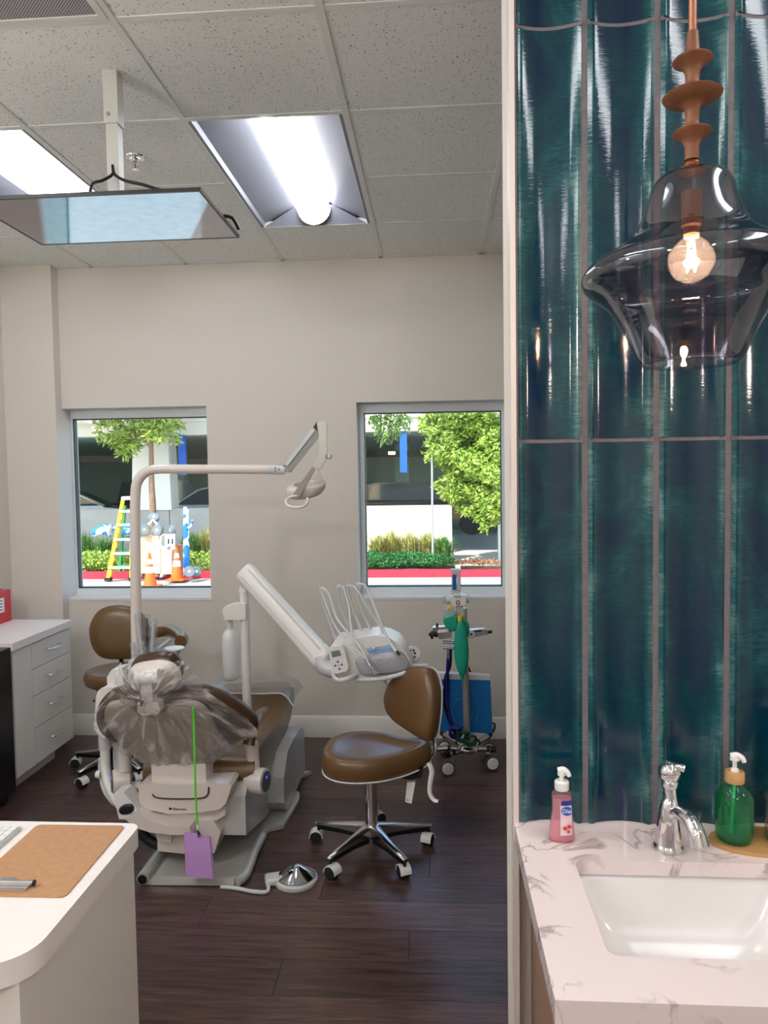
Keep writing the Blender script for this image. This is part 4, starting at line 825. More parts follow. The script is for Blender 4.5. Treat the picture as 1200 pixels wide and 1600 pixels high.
tube('arm_knuckle', [U(503, 1028, 3.42), U(508, 1042, 3.40), U(524, 1048, 3.38)], [.046, .043, .036], LGREY, du, 20, 3)
slab('console', [(516, 1012), (524, 1003), (540, 1000), (565, 996), (588, 993), (606, 996), (622, 1004), (636, 1022), (645, 1042), (636, 1053), (600, 1060), (565, 1064), (535, 1064), (520, 1054)], 3.24, 3.44, WHITE, du, .022)
SG = mat('grey_instrument_cover', (168, 170, 176), .3)
cvp = cat([U(x_, y_, 3.238) for x_, y_ in ((556, 1030), (575, 1024), (608, 1018), (627, 1018), (637, 1030), (642, 1043), (630, 1050), (598, 1054), (572, 1056), (561, 1050))], 3, True)
puff('instrument_cover', cvp, V((0, -1, .2)), [(1, -.01), (1, .008), (.96, .018), (.8, .028), (.4, .032)], SG, du)
for p0, p1 in (((580, 1024), (592, 1046)), ((597, 1023), (608, 1044)), ((615, 1023), (624, 1040)), ((628, 1024), (637, 1036))): tube('cover_rib', [U(*p0, 3.212), U((p0[0]+p1[0])/2, (p0[1]+p1[1])/2, 3.203), U(*p1, 3.208)], .0028, LGREY, du, 8, 3)
tube('console_rim', [U(556, 1062, 3.235), U(580, 1062, 3.21), U(610, 1058, 3.20), U(640, 1049, 3.21)], [.010, .012, .012, .010], LGREY, du, 12, 4)
prism('clear_cover', [U(572, 1013, 3.24), U(612, 1007, 3.24), U(618, 1017, 3.225), U(577, 1022, 3.225)], (0, .01, .004), clear_mat('blueish_clear', (220, 235, 250), .2, .03, body=(180, 205, 235)), du)
pn = slab('control_panel', [(513, 1015), (518, 1011), (533, 1010), (537, 1014), (545, 1043), (542, 1049), (525, 1053), (520, 1050)], 3.19, 3.235, WHITE, du, .004)
slab('panel_display', [(517, 1018), (530, 1016), (533, 1024), (519, 1027)], 3.187, 3.192, mat('lcd_grey', (122, 134, 124), .2), pn, 0)
for xx, yy in ((528, 1034), (524, 1040), (534, 1038.5), (530.5, 1045)): lathe('button', [(.0055, 0), (.0045, .002)], U(xx, yy, 3.191), mat('blue_button', (62, 96, 160), .4), pn, axis=(0, -1, 0), seg=14)
lathe('button', [(.006, 0), (.005, .0015)], U(529, 1039.5, 3.191), mat('pale_blue', (176, 206, 236), .4), pn, axis=(0, -1, 0), seg=14)
tube('pull_handle', [U(522, 1050, 3.25), U(523, 1059, 3.21), U(531, 1063, 3.19), U(545, 1060, 3.19), U(557, 1054, 3.23)], .011, LGREY, du, 16, 4)
tube('tray_arm', [U(600, 1058, 3.3), U(607, 1071, 3.3), U(640, 1080, 3.35), U(672, 1084, 3.4)], .006, LGREY, du, 10, 4)
# bottle bracket + bottle
slab('bottle_bracket', [(347, 953), (350, 949), (362, 945), (383, 944), (384, 968), (351, 969)], 3.58, 3.66, WHITE, du, .008)
BO = U(361, 1062, 3.62); sc = 3.62/1154
wb = thing('water_bottle', 'milky white water bottle hanging from the delivery unit bracket', 'bottle', BO)
bz = lambda y_: U(360, y_, 3.62).z-BO.z
lathe('bottle', [(.028, 0), (.038, .006), (.040, .02), (.040, bz(1000)), (.038, bz(993)), (.030, bz(987)), (.014, bz(982)), (.014, bz(972))], BO, mat('milky_plastic', (228, 232, 234), .35, sss=.2), wb, smooth=60)
lathe('bottle_cap', [(.016, bz(984)), (.016, bz(969))], BO, LGREY, wb, seg=20)
# hoses
def hose(name, lab, pts, Ys, r=.0055, m=LGREY):
    P_ = [U(x_, y_, q) for (x_, y_), q in zip(pts, Ys)]
    t_ = thing(name, lab, 'dental handpiece', P_[0], 'hosed handpieces on the delivery unit'); tube('hose', P_, r, m, t_, 10, 6); return t_, P_
def hook(px, Y):
    slab('whip_tip', [(px[0]-3, px[1]-2), (px[0]+3, px[1]-3), (px[0]+6, px[1]+5), (px[0]+1, px[1]+4)], Y-.01, Y+.01, LGREY, du, .003)
for (tx, ty), (bx, by), (mx_, my_) in (((501, 921), (526, 1004), (507, 950)), ((528, 917), (551, 997), (532, 948)), ((543, 915), (569, 996), (551, 950)), ((558, 913), (585, 996), (562, 945))):
    tube('whip_arm', [U(bx, by, 3.40), U((bx+mx_)/2+1, (by+my_)/2+3, 3.40), U(mx_, my_, 3.40), U(tx, ty, 3.39)], [.008, .0065, .0055, .005], LGREY, du, 10, 5); hook((tx, ty), 3.38)
for (lab, pts, Ys) in (
    ('handpiece hose looping from the leftmost whip arm to the clear-tipped syringe', [(500, 921), (508, 921), (516, 933), (526, 965), (545, 990), (562, 1010), (575, 1034)], [3.38, 3.36, 3.34, 3.3, 3.24, 3.2, 3.17]),
    ('inner handpiece hose hanging from the leftmost whip arm', [(503, 925), (508, 940), (522, 975), (540, 1000), (557, 1015), (570, 1030)], [3.37, 3.35, 3.3, 3.26, 3.22, 3.18]),
    ('handpiece hose looping from the second whip arm to the console top', [(528, 918), (536, 917), (541, 930), (546, 950), (548, 975), (554, 998), (572, 1003), (586, 1014)], [3.37, 3.36, 3.35, 3.33, 3.3, 3.27, 3.25, 3.22]),
    ('handpiece hose looping from the third whip arm across the console top', [(543, 916), (552, 916), (560, 925), (575, 950), (592, 975), (598, 992), (600, 1008)], [3.37, 3.36, 3.34, 3.33, 3.32, 3.3, 3.26]),
    ('handpiece hose looping from the rightmost whip arm to the dark-tipped handpiece', [(560, 913), (569, 914), (577, 926), (588, 955), (600, 985), (612, 1008)], [3.37, 3.36, 3.34, 3.3, 3.26, 3.21])):
    t_, P_ = hose('handpiece', lab, pts, Ys)
    if 'syringe' in lab:
        tube('handle', [P_[-1], U(580, 1042, 3.155)], [.008, .009], CHROME, t_, 12); tube('clear_tip', [U(579, 1040, 3.155), U(589, 1053, 3.145)], [.016, .019], SLEEVE, t_, 14, flat=.5); tube('nozzle', [U(580, 1042, 3.155), U(586, 1051, 3.145)], .004, CHROME, t_, 8)
    if 'dark' in lab: tube('handle', [P_[-1], U(620, 1019, 3.19)], [.009, .008], LGREY, t_, 12); tube('dark_tip', [U(620, 1018, 3.19), U(624, 1023, 3.18)], [.008, .006], BLACK, t_, 12)
# round holder with coloured sockets
rh = thing('bur_block', 'small round white block with black and yellow holes at the right of the console', 'bur holder', U(645, 1033, 3.42))
hc_ = U(645, 1022, 3.40); lathe('disc', [(.036, -.012), (.038, 0), (.034, .006), (.001, .007)], hc_, WHITE, rh, axis=(0, -1, .1))
for dx, dz, m_ in ((-.012, .018, BLACK), (.004, .019, BLACK), (.010, .006, BLACK), (-.016, .004, mat('yellow_dot', (226, 190, 60), .4)), (.008, -.012, BLACK), (-.006, -.008, LGREY), (-.014, -.016, BLACK)): lathe('hole', [(.0055, 0), (.005, .002)], hc_+V((dx, -.0065, dz)), m_, rh, axis=(0, -1, .1), seg=12)
# instrument tray behind the stool's backrest
tr = thing('instrument_tray', 'pale blue tray behind the backrest of the nearest brown stool', 'tray', U(670, 1085, 3.5))
prism('tray', [U(645, 1048, 3.55), U(676, 1051, 3.52), U(694, 1076, 3.38), U(690, 1081, 3.36), U(660, 1082, 3.36)], (0, 0, .010), clear_mat('tray_blue', (170, 205, 225), .5, .05, body=(160, 200, 220)), tr, .003)
tube('tray_rim', [U(645, 1040, 3.55), U(669, 1039, 3.53)], .006, WHITE, tr, 10)
# ================================================================ STOOLS
def stool(name, lab, loc, rz, seat_h, spin, detail=True):
    X_, Y_ = loc; t_ = thing(name, lab, 'stool', (X_, Y_, 0)); c = V((X_, Y_, 0)); R5 = .262
    lathe('hub', [(.034, .075), (.040, .085), (.042, .115), (.034, .128), (.028, .13)], c, ALU, t_)
    for k in range(5):
        a = spin+k*2*math.pi/5; d = V((math.cos(a), math.sin(a), 0)); s_ = V((-d.y, d.x, 0)); bm = bmesh.new(); RR = []
        for q, zt, zb, w_ in ((.025, .128, .070, .026), (.09, .120, .074, .020), (.17, .106, .076, .017), (R5+.008, .092, .074, .014), (R5+.014, .086, .076, .008)):
            p = c+d*q; RR.append([bm.verts.new(p+s_*sx*w_+V((0, 0, z_))) for sx, z_ in ((-1, zb+.012), (-1, zt-.006), (-.6, zt), (.6, zt), (1, zt-.006), (1, zb+.012))])
        for A, B in zip(RR, RR[1:]):
            for i in range(6): bm.faces.new((A[i], A[(i+1) % 6], B[(i+1) % 6], B[i]))
        bm.faces.new(RR[0]); bm.faces.new(RR[-1]); lg = finish('leg', bm, ALU, t_, 45)
        P_ = []
        for q, zt, zb in ((.03, .083, .055), (.12, .086, .066), (R5, .087, .066)): P_.append((q, zt, zb))
        bm = bmesh.new(); RR = []
        for q, zt, zb in P_: p = c+d*q; RR.append([bm.verts.new(p+s_*sx*.013+V((0, 0, z_))) for sx, z_ in ((-1, zb), (-1, zt), (1, zt), (1, zb))])
        for A, B in zip(RR, RR[1:]):
            for i in range(4): bm.faces.new((A[i], A[(i+1) % 4], B[(i+1) % 4], B[i]))
        bm.faces.new(RR[0]); bm.faces.new(RR[-1]); finish('leg_underside', bm, BLACK, lg, 0)
        # caster: stem, white hood, twin black wheels
        cc = c+d*R5; th = a+.9+k*1.3; f_ = V((math.cos(th), math.sin(th), 0)); wx = V((-f_.y, f_.x, 0)); cs = tube('caster', [cc+V((0, 0, .076)), cc+V((0, 0, .048))], .007, BLACK, t_, 10)
        w0 = cc-f_*.012+V((0, 0, .0275))
        for sd in (-1, 1): lathe('wheel', [(.015, -.009), (.0262, -.008), (.027, 0), (.0262, .008), (.015, .009)], w0+wx*sd*.013, RUBBER, cs, axis=wx, seg=20)
        bm = bmesh.new(); pts = [w0+V((0, 0, 0))+f_*(.031*math.cos(q))+V((0, 0, .031*math.sin(q))) for q in [math.radians(v) for v in range(-5, 186, 19)]]
        pi_ = [w0+f_*(.028*math.cos(q))+V((0, 0, .028*math.sin(q))) for q in [math.radians(v) for v in range(185, -6, -19)]]
        a_prism(bm, [p-wx*.024 for p in pts+pi_], wx*.048); finish('hood', bm, WHITE, cs, 30)
    lathe('gas_column', [(.027, .125), (.027, seat_h-.13), (.022, seat_h-.128), (.022, seat_h-.10), (.016, seat_h-.098), (.016, seat_h-.06)], c, CHROME, t_, smooth=30)
    return t_, c
st, c = stool('operator_stool', 'brown saddle stool nearest the viewer, on a polished five-star base', (-.293, 3.17), 0, .49, .31)
sx0 = V((-.293, 3.165, 0))
# seat plate, mechanism
seat = [(-.185, 0), (-.17, .10), (-.11, .17), (-.02, .195), (.07, .175), (.15, .12), (.23, .075), (.285, .03), (.29, -.02), (.25, -.065), (.16, -.12), (.08, -.165), (-.02, -.185), (-.11, -.165), (-.17, -.10)]
SN = V((-.03, -.04, 1)).normalized()
pts = cat([V((-.318+x_, 3.165+y_*1.04, .448)) for x_, y_ in seat], 3, True)
bm = bmesh.new(); cs_ = sum(pts, V())/len(pts); prof = [(.90, -.062), (.97, -.056), (1.0, -.038), (1.005, -.008), (.985, .014), (.94, .029), (.86, .034), (.74, .026), (.6, .016), (.42, .012), (.2, .012)]
RR = []
for s1, dz in prof:
    row = []
    for p in pts:
        q = cs_+(p-cs_)*s1; lift = .05*max(0, (q.x+.16)/.17)**1.5 if q.x > -.16 else 0   # rises towards the backrest
        lift *= .7; sad = .012*(1-min(1, abs(q.x-cs_.x)/.2)) if s1 < .9 else 0
        row.append(bm.verts.new((q.x, q.y, q.z+dz+lift*(1 if dz < 0 else 1)+sad*.0)))
    RR.append(row)
m_ = len(pts)
for A, B in zip(RR, RR[1:]):
    for k in range(m_): bm.faces.new((A[k], A[(k+1) % m_], B[(k+1) % m_], B[k]))
bm.faces.new(RR[0])
cv = bm.verts.new(sum((v.co for v in RR[-1]), V())/m_)
for k in range(m_): bm.faces.new((RR[-1][k], RR[-1][(k+1) % m_], cv))
sto = finish('seat', bm, LEATH, st, 70)
tube('seat_piping', [cs_+(p-cs_)*.985+V((0, 0, -.058+.05*.7*(max(0, (p.x+.16)/.17)**1.5 if p.x > -.16 else 0))) for p in pts], .0035, WHITE, st, 8, closed=True)
prism('seat_mechanism', [V((-.36, 3.09, .398)), V((-.24, 3.09, .385)), V((-.12, 3.09, .36)), V((-.07, 3.09, .37)), V((-.06, 3.09, .415)), V((-.2, 3.09, .405)), V((-.36, 3.09, .41))], (0, .13, 0), BLACK, st, .006)
lathe('column_boot', [(.024, 0), (.030, .015), (.030, .03), (.024, .04)], V((-.293, 3.165, .352)), BLACK, st)
prism('adjust_paddle', [U(636, 1222, 3.1), U(649, 1222, 3.1), U(643, 1256, 3.08), U(633, 1253, 3.08)], (0, .02, 0), WHITE, st, .002)
tube('paddle_screw', [U(637, 1250, 3.079), U(637, 1250, 3.075)], .003, BLACK, st, 8)
lv2 = [U(670, 1192, 3.1), U(675, 1205, 3.08), U(672, 1225, 3.06), U(672, 1240, 3.05), U(678, 1250, 3.04), U(685, 1252, 3.03)]
tube('curved_lever', lv2, [.013, .014, .0125, .012, .012, .008], WHITE, st, 14, 4, flat=.45)
BNn = V((-.72, -.66, .20)).normalized(); BPc = U(640, 1100, 3.17)
bo = [(655, 1039), (643, 1042), (629, 1049), (613, 1061), (604, 1078), (601, 1095), (605, 1112), (617, 1128), (637, 1142), (659, 1156), (668, 1158), (674, 1147), (678, 1122), (680, 1095), (679, 1070), (673, 1049), (665, 1041)]
bp_ = cat([OP(x_, y_, BPc, BNn) for x_, y_ in bo], 3, True)
puff('backrest', bp_, BNn, [(.3, -.05), (.8, -.05), (.93, -.046), (.985, -.03), (1.0, -.012), (.985, .004), (.94, .016), (.8, .026), (.5, .030), (.2, .030)], LEATH, st)
tube('backrest_piping', [p-BNn*.047 for p in [bp_[i]+(sum(bp_, V())/len(bp_)-bp_[i])*.05 for i in range(len(bp_))]], .0035, WHITE, st, 8, closed=True)
bs0 = BPc-BNn*.055
tube('backrest_stem', [V((bs0.x+.02, bs0.y, .60)), V((-.015, 3.24, .50)), V((-.02, 3.21, .42)), V((-.08, 3.16, .385))], .014, ALU, st, 12, 4, flat=.7)
# second stool behind the dental chair
s2, c = stool('assistant_stool', 'brown stool with round backrest and arm bar behind the dental chair', (-1.815, 4.03), 0, .56, .5)
se = cat([V((-1.80+.20*math.cos(a), 4.05+.19*math.sin(a), .545)) for a in [2*math.pi*k/12 for k in range(12)]], 3, True)
puff('seat', se, V((0, 0, 1)), dome(-.045, .035), LEATH, s2)
box('seat_mechanism', -1.90, -1.70, 3.96, 4.12, .46, .50, BLACK, s2, .01)
BN2 = V((.15, -.98, .12)).normalized(); B2 = U(180, 990, 3.98)
b2 = cat([OP(x_, y_, B2, BN2) for x_, y_ in ((139, 995), (140, 975), (152, 955), (172, 946), (195, 946), (215, 952), (230, 970), (234, 995), (228, 1015), (212, 1028), (180, 1031), (158, 1028), (145, 1015))], 3, True)
puff('backrest', b2, BN2, [(.3, -.05), (.85, -.05), (.97, -.035), (1, -.015), (.975, .004), (.9, .016), (.6, .024), (.25, .026)], LEATH, s2)
tube('backrest_stem', [U(182, 1025, 4.0)+V((0, .05, 0)), U(182, 1045, 4.0)+V((0, .08, 0)), V((-1.80, 4.14, .50))], .018, BLACK, s2, 12, 4, flat=.6)
tube('arm_bar', [U(205, 1000, 4.03), U(235, 990, 4.02), U(262, 985, 3.95), U(278, 990, 3.82), U(285, 998, 3.70), U(282, 1003, 3.60)], [.03, .034, .036, .036, .036, .03], LEATH, s2, 18, 5, flat=1.1)
# ================================================================ FOOT CONTROL
fp = thing('foot_control', 'round chrome foot pedal with grey cord on the floor', 'foot pedal', Zp(458, 1384, 0))
c = V((-.585, 2.925, 0))
lathe('base_disc', [(.088, 0), (.090, .006), (.088, .016), (.080, .022)], c, LGREY, fp, seg=40)
lathe('pedal_dome', [(.078, .024), (.080, .027), (.074, .031), (.045, .050), (.014, .066), (.001, .068)], c, CHROME, fp, seg=40, smooth=20)
bm = bmesh.new(); a_box(bm, c.x-.125, c.x-.02, c.y-.05, c.y+.015, .002, .034, Matrix.Rotation(.3, 3, 'Z')); bevel(bm, .012, 4); finish('cord_housing', bm, LGREY, fp)
for dx in (-.075, -.055): lathe('switch', [(.007, 0), (.006, .005)], c+V((dx, -.035, .034)), WHITE, fp, seg=12)
tube('cord', [c+V((-.11, -.04, .014)), Zp(418, 1393, .008), Zp(395, 1393, .008), Zp(370, 1388, .008), Zp(345, 1386, .008)], .008, LGREY, fp, 10, 5)
# ================================================================ GAS STAND
gs = thing('gas_flow_stand', 'wheeled metal stand with flowmeter head and chrome casters near the right window', 'medical stand', (.175, 4.1, 0))
SX, SY = .175, 4.10
pole_b, pole_t = V((.168, SY, .14)), V((.155, SY, U(714, 950, SY).z))
tube('pole', [pole_b, pole_t], .019, mat('stand_pole', (190, 188, 184), .35, .5), gs, 20)
hb = V((.175, SY, 0))
lathe('hub', [(.035, .10), (.055, .105), (.06, .125), (.05, .14), (.028, .15)], hb, CHROME, gs)
ends = [(Zp(699, 1190, .075), 0), (Zp(769, 1182, .075), 1), (V((.30, 4.32, .075)), 2), (V((.04, 4.34, .075)), 3), (V((-.10, 4.10, .075)), 4)]
for e_, k in ends:
    e_ = V((e_.x, e_.y, .115)); d = (e_-V((hb.x, hb.y, .115))).normalized()
    lg = tube('base_leg', [V((hb.x, hb.y, .12))+d*.03, e_], .016, ALU, gs, 16); tube('leg_end', [e_-d*.01, e_+d*.02], .018, BLACK, lg, 14); tube('leg_band', [V((hb.x, hb.y, .12))+d*.10, V((hb.x, hb.y, .12))+d*.118], .0175, BLACK, lg, 14)
    cx_ = e_+d*.0; ax_ = V((.25, -1, 0)).normalized()
    cs = tube('caster_stem', [cx_, V((cx_.x, cx_.y, .062))], .009, CHROME, gs, 10)
    w0 = V((cx_.x, cx_.y, .0385))
    lathe('wheel', [(.030, -.014), (.0375, -.012), (.0385, 0), (.0375, .012), (.030, .014)], w0, mat('grey_tyre', (70, 70, 74), .5) if k == 0 else bpy.data.materials['grey_tyre'], cs, axis=ax_, seg=26)
    lathe('wheel_cover', [(.033, 0), (.031, .006), (.001, .008)], w0+ax_*.0135, WHITE, cs, axis=ax_, seg=26)
# flowmeter head
H_ = lambda x_, y_, dy=0: U(x_, y_, SY+dy)
ft_ = slab('flow_tube', [(705.5, 893), (720, 893), (720, 930), (705.5, 930)], SY-.02, SY+.02, clear_mat('flow_clear', (225, 235, 230), .35, .03), gs, .003)
slab('flow_scale', [(707, 898), (713, 898), (713, 922), (707, 922)], SY-.026, SY-.02, mat('blue_scale', (34, 96, 168), .4), gs, .001)
slab('flow_scale', [(714.5, 898), (719, 898), (719, 922), (714.5, 922)], SY-.026, SY-.02, mat('grey_scale', (200, 204, 208), .4), gs, .001)
slab('flow_cap', [(705, 890), (720.5, 890), (720.5, 896), (705, 896)], SY-.024, SY+.024, LGREY, gs, .002)
slab('flow_body', [(704, 938), (706, 932), (712, 929), (722, 929), (728, 932), (729, 940), (725, 946), (710, 947), (705, 944)], SY-.04, SY+.03, WHITE, gs, .008)
text('flow_lettering', 'Porter', .013, U(715.5, 932.6, SY-.0415), math.radians(90), BLACK, gs)
lathe('flow_button', [(.0125, 0), (.011, .003)], U(715.5, 941.5, SY-.04), mat('maroon_ring', (150, 60, 66), .4), gs, axis=(0, -1, 0)); lathe('flow_button', [(.006, 0), (.005, .001)], U(715.5, 941.5, SY-.0432), WHITE, gs, axis=(0, -1, 0))
tube('side_valve', [H_(697, 937), H_(706, 937)], [.026, .022], LGREY, gs, 18); tube('side_valve', [H_(726, 936), H_(731, 936)], [.02, .024], LGREY, gs, 18)
tube('valve_knob', [H_(692, 937), H_(697, 937)], [.022, .024], SLEEVE, gs, 18); tube('valve_knob', [H_(730, 936), H_(734, 936)], [.022, .024], SLEEVE, gs, 18)
slab('neck_block', [(712, 946), (724, 946), (724, 964), (712, 964)], SY-.02, SY+.02, LGREY, gs, .003)
# yoke bars
slab('yoke_bar', [(676, 981), (699, 979), (706, 986), (706, 993), (680, 996), (677, 988)], SY-.03, SY+.02, ALU, gs, .004)
slab('yoke_bar', [(684, 989), (704, 987), (706, 997), (686, 999)], SY-.07, SY-.03, ALU, gs, .003)
slab('yoke_bar', [(733, 985), (757, 983), (762, 986), (762, 992), (738, 996), (733, 996)], SY-.03, SY+.02, ALU, gs, .004)
slab('bar_slot', [(742, 985.5), (754, 984.5), (752, 987), (741, 988)], SY-.031, SY-.029, BLACK, gs, 0)
tube('yoke_screw', [H_(760, 988, -.01), H_(769, 987, -.01)], .009, BLACK, gs, 12); tube('yoke_screw', [H_(683, 980, 0), H_(683, 974, 0)], .007, BLACK, gs, 12)
kn = tube('clamp_knob', [H_(684, 993, -.05), H_(670, 991, -.05)], [.008, .010], BLACK, gs, 12); 
for aa_ in range(3):
    a = aa_*2.1+.6; tube('knob_lobe', [H_(675, 992, -.05), H_(675, 992, -.05)+V((0, .022*math.cos(a), .022*math.sin(a)))], [.009, .007], BLACK, kn, 10)
lathe('gauge', [(.02, 0), (.021, .01), (.016, .014)], U(736.5, 991.5, SY-.03), LGREY, gs, axis=(0, -1, 0)); lathe('gauge_dot', [(.006, 0), (.005, .001)], U(736.5, 991.5, SY-.0445), BLACK, gs, axis=(0, -1, 0), seg=12)
for y_ in (1003, 1012): tube('pole_clamp', [H_(692, y_, -.02), H_(710, y_+1, -.02)], .010, CHROME, gs, 12)
tube('side_tube', [H_(701, 1008, .01), H_(700, 1035, .01)], .010, CHROME, gs, 12)
tube('blue_hose', [H_(700, 1030, .0), H_(699, 1062, .0), H_(700, 1100, 0), H_(706, 1135, -.02), H_(716, 1150, -.02)], .009, mat('navy_hose', (18, 20, 120), .4), gs, 12, 4)
tube('black_hose', [H_(704, 1010, .01), H_(703, 1040, .02), H_(696, 1060, .02), H_(694, 1100, .03), H_(712, 1150, .03)], .009, RUBBER, gs, 12, 4)
tube('pole_strut', [H_(722, 1020, .03), H_(735, 1050, .05)], .005, BLACK, gs, 8)
tube('black_hose', [H_(740, 1140, .06), H_(770, 1130, .08), H_(772, 1140, .08), H_(765, 1150, .08)], .006, RUBBER, gs, 8, 4)
for q, (cx_, cy_, m_) in enumerate(((712, 1142, bpy.data.materials['navy_hose']), (724, 1148, mat('green_wrap', (16, 84, 62), .45)), (735, 1154, bpy.data.materials['green_wrap']))):
    tube('coiled_hose', [U(cx_+9*math.cos(a), cy_+8*math.sin(a)+a*.4, SY-.045-.012*(a % 3)) for a in [i*.55 for i in range(22)]], .0085, m_, gs, 10, 2)
# breathing bags and tubes
TEA = mat('teal_rubber', (18, 168, 138), .5)
bg = thing('breathing_bag', 'long teal rubber breathing bag hanging in front of the stand pole', 'breathing bag', U(722, 1060, SY-.07))
bm = bmesh.new(); RR = []
BLK_ = [(965, 2), (971, 4), (976, 6.5), (984, 8.5), (996, 10.2), (1012, 11.4), (1026, 11.2), (1038, 9.6), (1048, 6.8), (1056, 3.2), (1062, 1.8), (1067, 1)]
for y_, w_ in BLK_:
    cx_ = 719+(y_-965)*.035; p = U(cx_, y_, SY-.075); w_ *= SY/1154
    RR.append([bm.verts.new(p+V((w_*math.cos(a), min(w_, .022)*math.sin(a)*.8, 0))) for a in [2*math.pi*k/24 for k in range(24)]])
for A, B in zip(RR, RR[1:]):
    for k in range(24): bm.faces.new((A[k], A[(k+1) % 24], B[(k+1) % 24], B[k]))
bm.faces.new(RR[0]); bm.faces.new(RR[-1]); finish('bag', bm, TEA, bg, 70)
tube('bag_plug', [U(718.5, 971, SY-.075), U(718.5, 962, SY-.075)], [.012, .015], mat('yellow_plug', (236, 206, 40), .4), bg, 16)
bh = thing('breathing_mask', 'teal nasal mask with clear hood and yellow plug left of the stand head', 'mask', U(703, 985, SY-.06))
q = cat([U(x_, y_, SY-.05) for x_, y_ in ((692, 965), (700, 962), (713, 960), (715, 975), (710, 986), (698, 982), (694, 975))], 3, True)
puff('mask', q, V((0, -1, 0)), dome(-.04, .035), TEA, bh)
q = cat([U(x_, y_, SY-.05) for x_, y_ in ((692, 966), (695, 954), (702, 949), (710, 953), (713, 962), (700, 964))], 3, True)
puff('clear_hood', q, V((0, -1, 0)), dome(-.03, .03), SLEEVE, bh)
tube('plug', [U(701, 948, SY-.075), U(706, 951, SY-.075)], [.010, .012], bpy.data.materials['yellow_plug'], bh, 12)
q = cat([U(x_, y_, SY-.02) for x_, y_ in ((722, 967), (728, 969), (733, 975), (733, 988), (730, 994), (722, 982))], 3, True)
puff('spare_mask', q, V((0, -1, 0)), dome(-.03, .03), TEA, bh)
# blue carton behind the pole
BLU = mat('blue_print', (26, 124, 206), .35)
bxn = thing('blue_carton', 'flat blue and white carton printed with pale tubing behind the stand pole', 'carton', U(724, 1147, SY+.06))
prism('carton', [U(x_, y_, SY+.035) for x_, y_ in ((677, 1052), (766, 1056), (770, 1146), (680, 1142))], (0, .05, 0), mat('carton_white', (236, 234, 232), .5), bxn, .002)
pf = prism('printed_face', [U(x_, y_, SY+.033) for x_, y_ in ((678, 1061), (766, 1063), (770, 1146), (680, 1142))], (0, .0015, 0), BLU, bxn)
PT = mat('pale_print', (112, 178, 222), .4)
tube('tubing_print', [U(x_, y_, SY+.0325) for x_, y_ in ((706, 1066), (702, 1070), (703, 1080), (712, 1087), (724, 1070), (738, 1080), (748, 1105), (742, 1128), (728, 1132))], .0035, PT, pf, 6, 4, flat=.3)
tube('tubing_print', [U(722+20*math.cos(a)*.8, 1112+21*math.sin(a), SY+.0325) for a in [i*.42 for i in range(15)]], .0045, PT, pf, 6, 1, flat=.3)
tube('tubing_print', [U(x_, y_, SY+.0325) for x_, y_ in ((712, 1124), (700, 1096), (697, 1100), (702, 1112), (712, 1126))], .0025, PT, pf, 6, 4, flat=.3)
# ================================================================ OUTDOORS
GZ = -.62
CON = mat('grey_concrete', (176, 172, 164), .85, var=.12, vscale=3)
WHT = mat('white_stucco', (232, 228, 218), .85)
ASP = mat('pale_asphalt', (168, 164, 158), .9, var=.1, vscale=6, bump=.3, bscale=60)
g_ = tag(box('ground', -40, 30, 5.2, 60, GZ-.2, GZ, ASP), 'pale sunlit street pavement outside the windows', 'ground', kind='structure')
REDC = mat('red_curb_paint', (206, 44, 66), .7, var=.15, vscale=9)
k_ = tag(box('curb', -18, .55, 16.35, 16.52, GZ, GZ+.16, REDC, None, .02), 'long red painted curb in front of the planting bed', 'curb')
k_ = tag(box('curb', .56, 9, 16.35, 16.52, GZ, GZ+.15, REDC, None, .02), 'red painted curb beside the garage driveway at the right', 'curb')
SOIL = mat('mulch_soil', (120, 92, 70), .95, var=.35, vscale=14, bump=.8, bscale=40)
bed = tag(box('planting_bed', -18, .45, 16.52, 19.0, GZ-.1, GZ+.13, SOIL), 'brown mulch bed between red curb and low garage wall', 'soil', kind='structure')
bed2 = tag(box('planting_bed', .6, 8, 16.52, 17.6, GZ-.1, GZ+.1, SOIL), 'dry mulch strip beside the driveway at the right', 'soil', kind='structure')
drv = tag(box('driveway', .3, 9, 17.6, 30, GZ, GZ+.05, mat('driveway_concrete', (214, 210, 204), .85)), 'light concrete driveway into the parking garage', 'driveway', kind='structure')
pg = thing('parking_garage', 'white and grey open parking garage across the street', 'building', (-4, 20, GZ))
box('low_wall', -18, -6.98, 19.0, 19.2, GZ, .87, CON, pg, .02); box('low_wall', -6.96, -3.4, 19.0, 19.2, GZ, .87, CON, pg, .02); box('low_wall', -3.38, .44, 19.0, 19.2, GZ, .87, WHT, pg, .02)
box('low_wall', 1.62, 9, 19.0, 19.2, GZ, .87, WHT, pg, .02)
box('facade_beam', -18, 9, 18.9, 19.4, 2.78, 4.6, WHT, pg, .02); box('beam_ledge', -18, 9, 18.84, 18.9, 3.12, 3.18, WHT, pg)
GD_ = mat('garage_interior', (160, 186, 182), .9)
box('ceiling_slab', -18, 9, 19.4, 44, 2.85, 3.05, GD_, pg); box('garage_floor', -18, .3, 19.2, 44, GZ, -.1, GD_, pg); box('garage_side', -18.2, -18, 19.2, 44, GZ, 2.9, GD_, pg); box('garage_back', -18, 9, 44, 44.3, GZ, 2.9, GD_, pg)
for x_, w_ in ((-13.5, .6), (-3.2, .5), (6, .6)): box('interior_column', x_, x_+w_, 23, 23.6, GZ, 2.85, GD_, pg)
for x_ in (-10.5, -5.4, -1.5, 2.2): box('interior_column', x_, x_+.5, 29, 29.5, GZ, 2.85, GD_, pg)
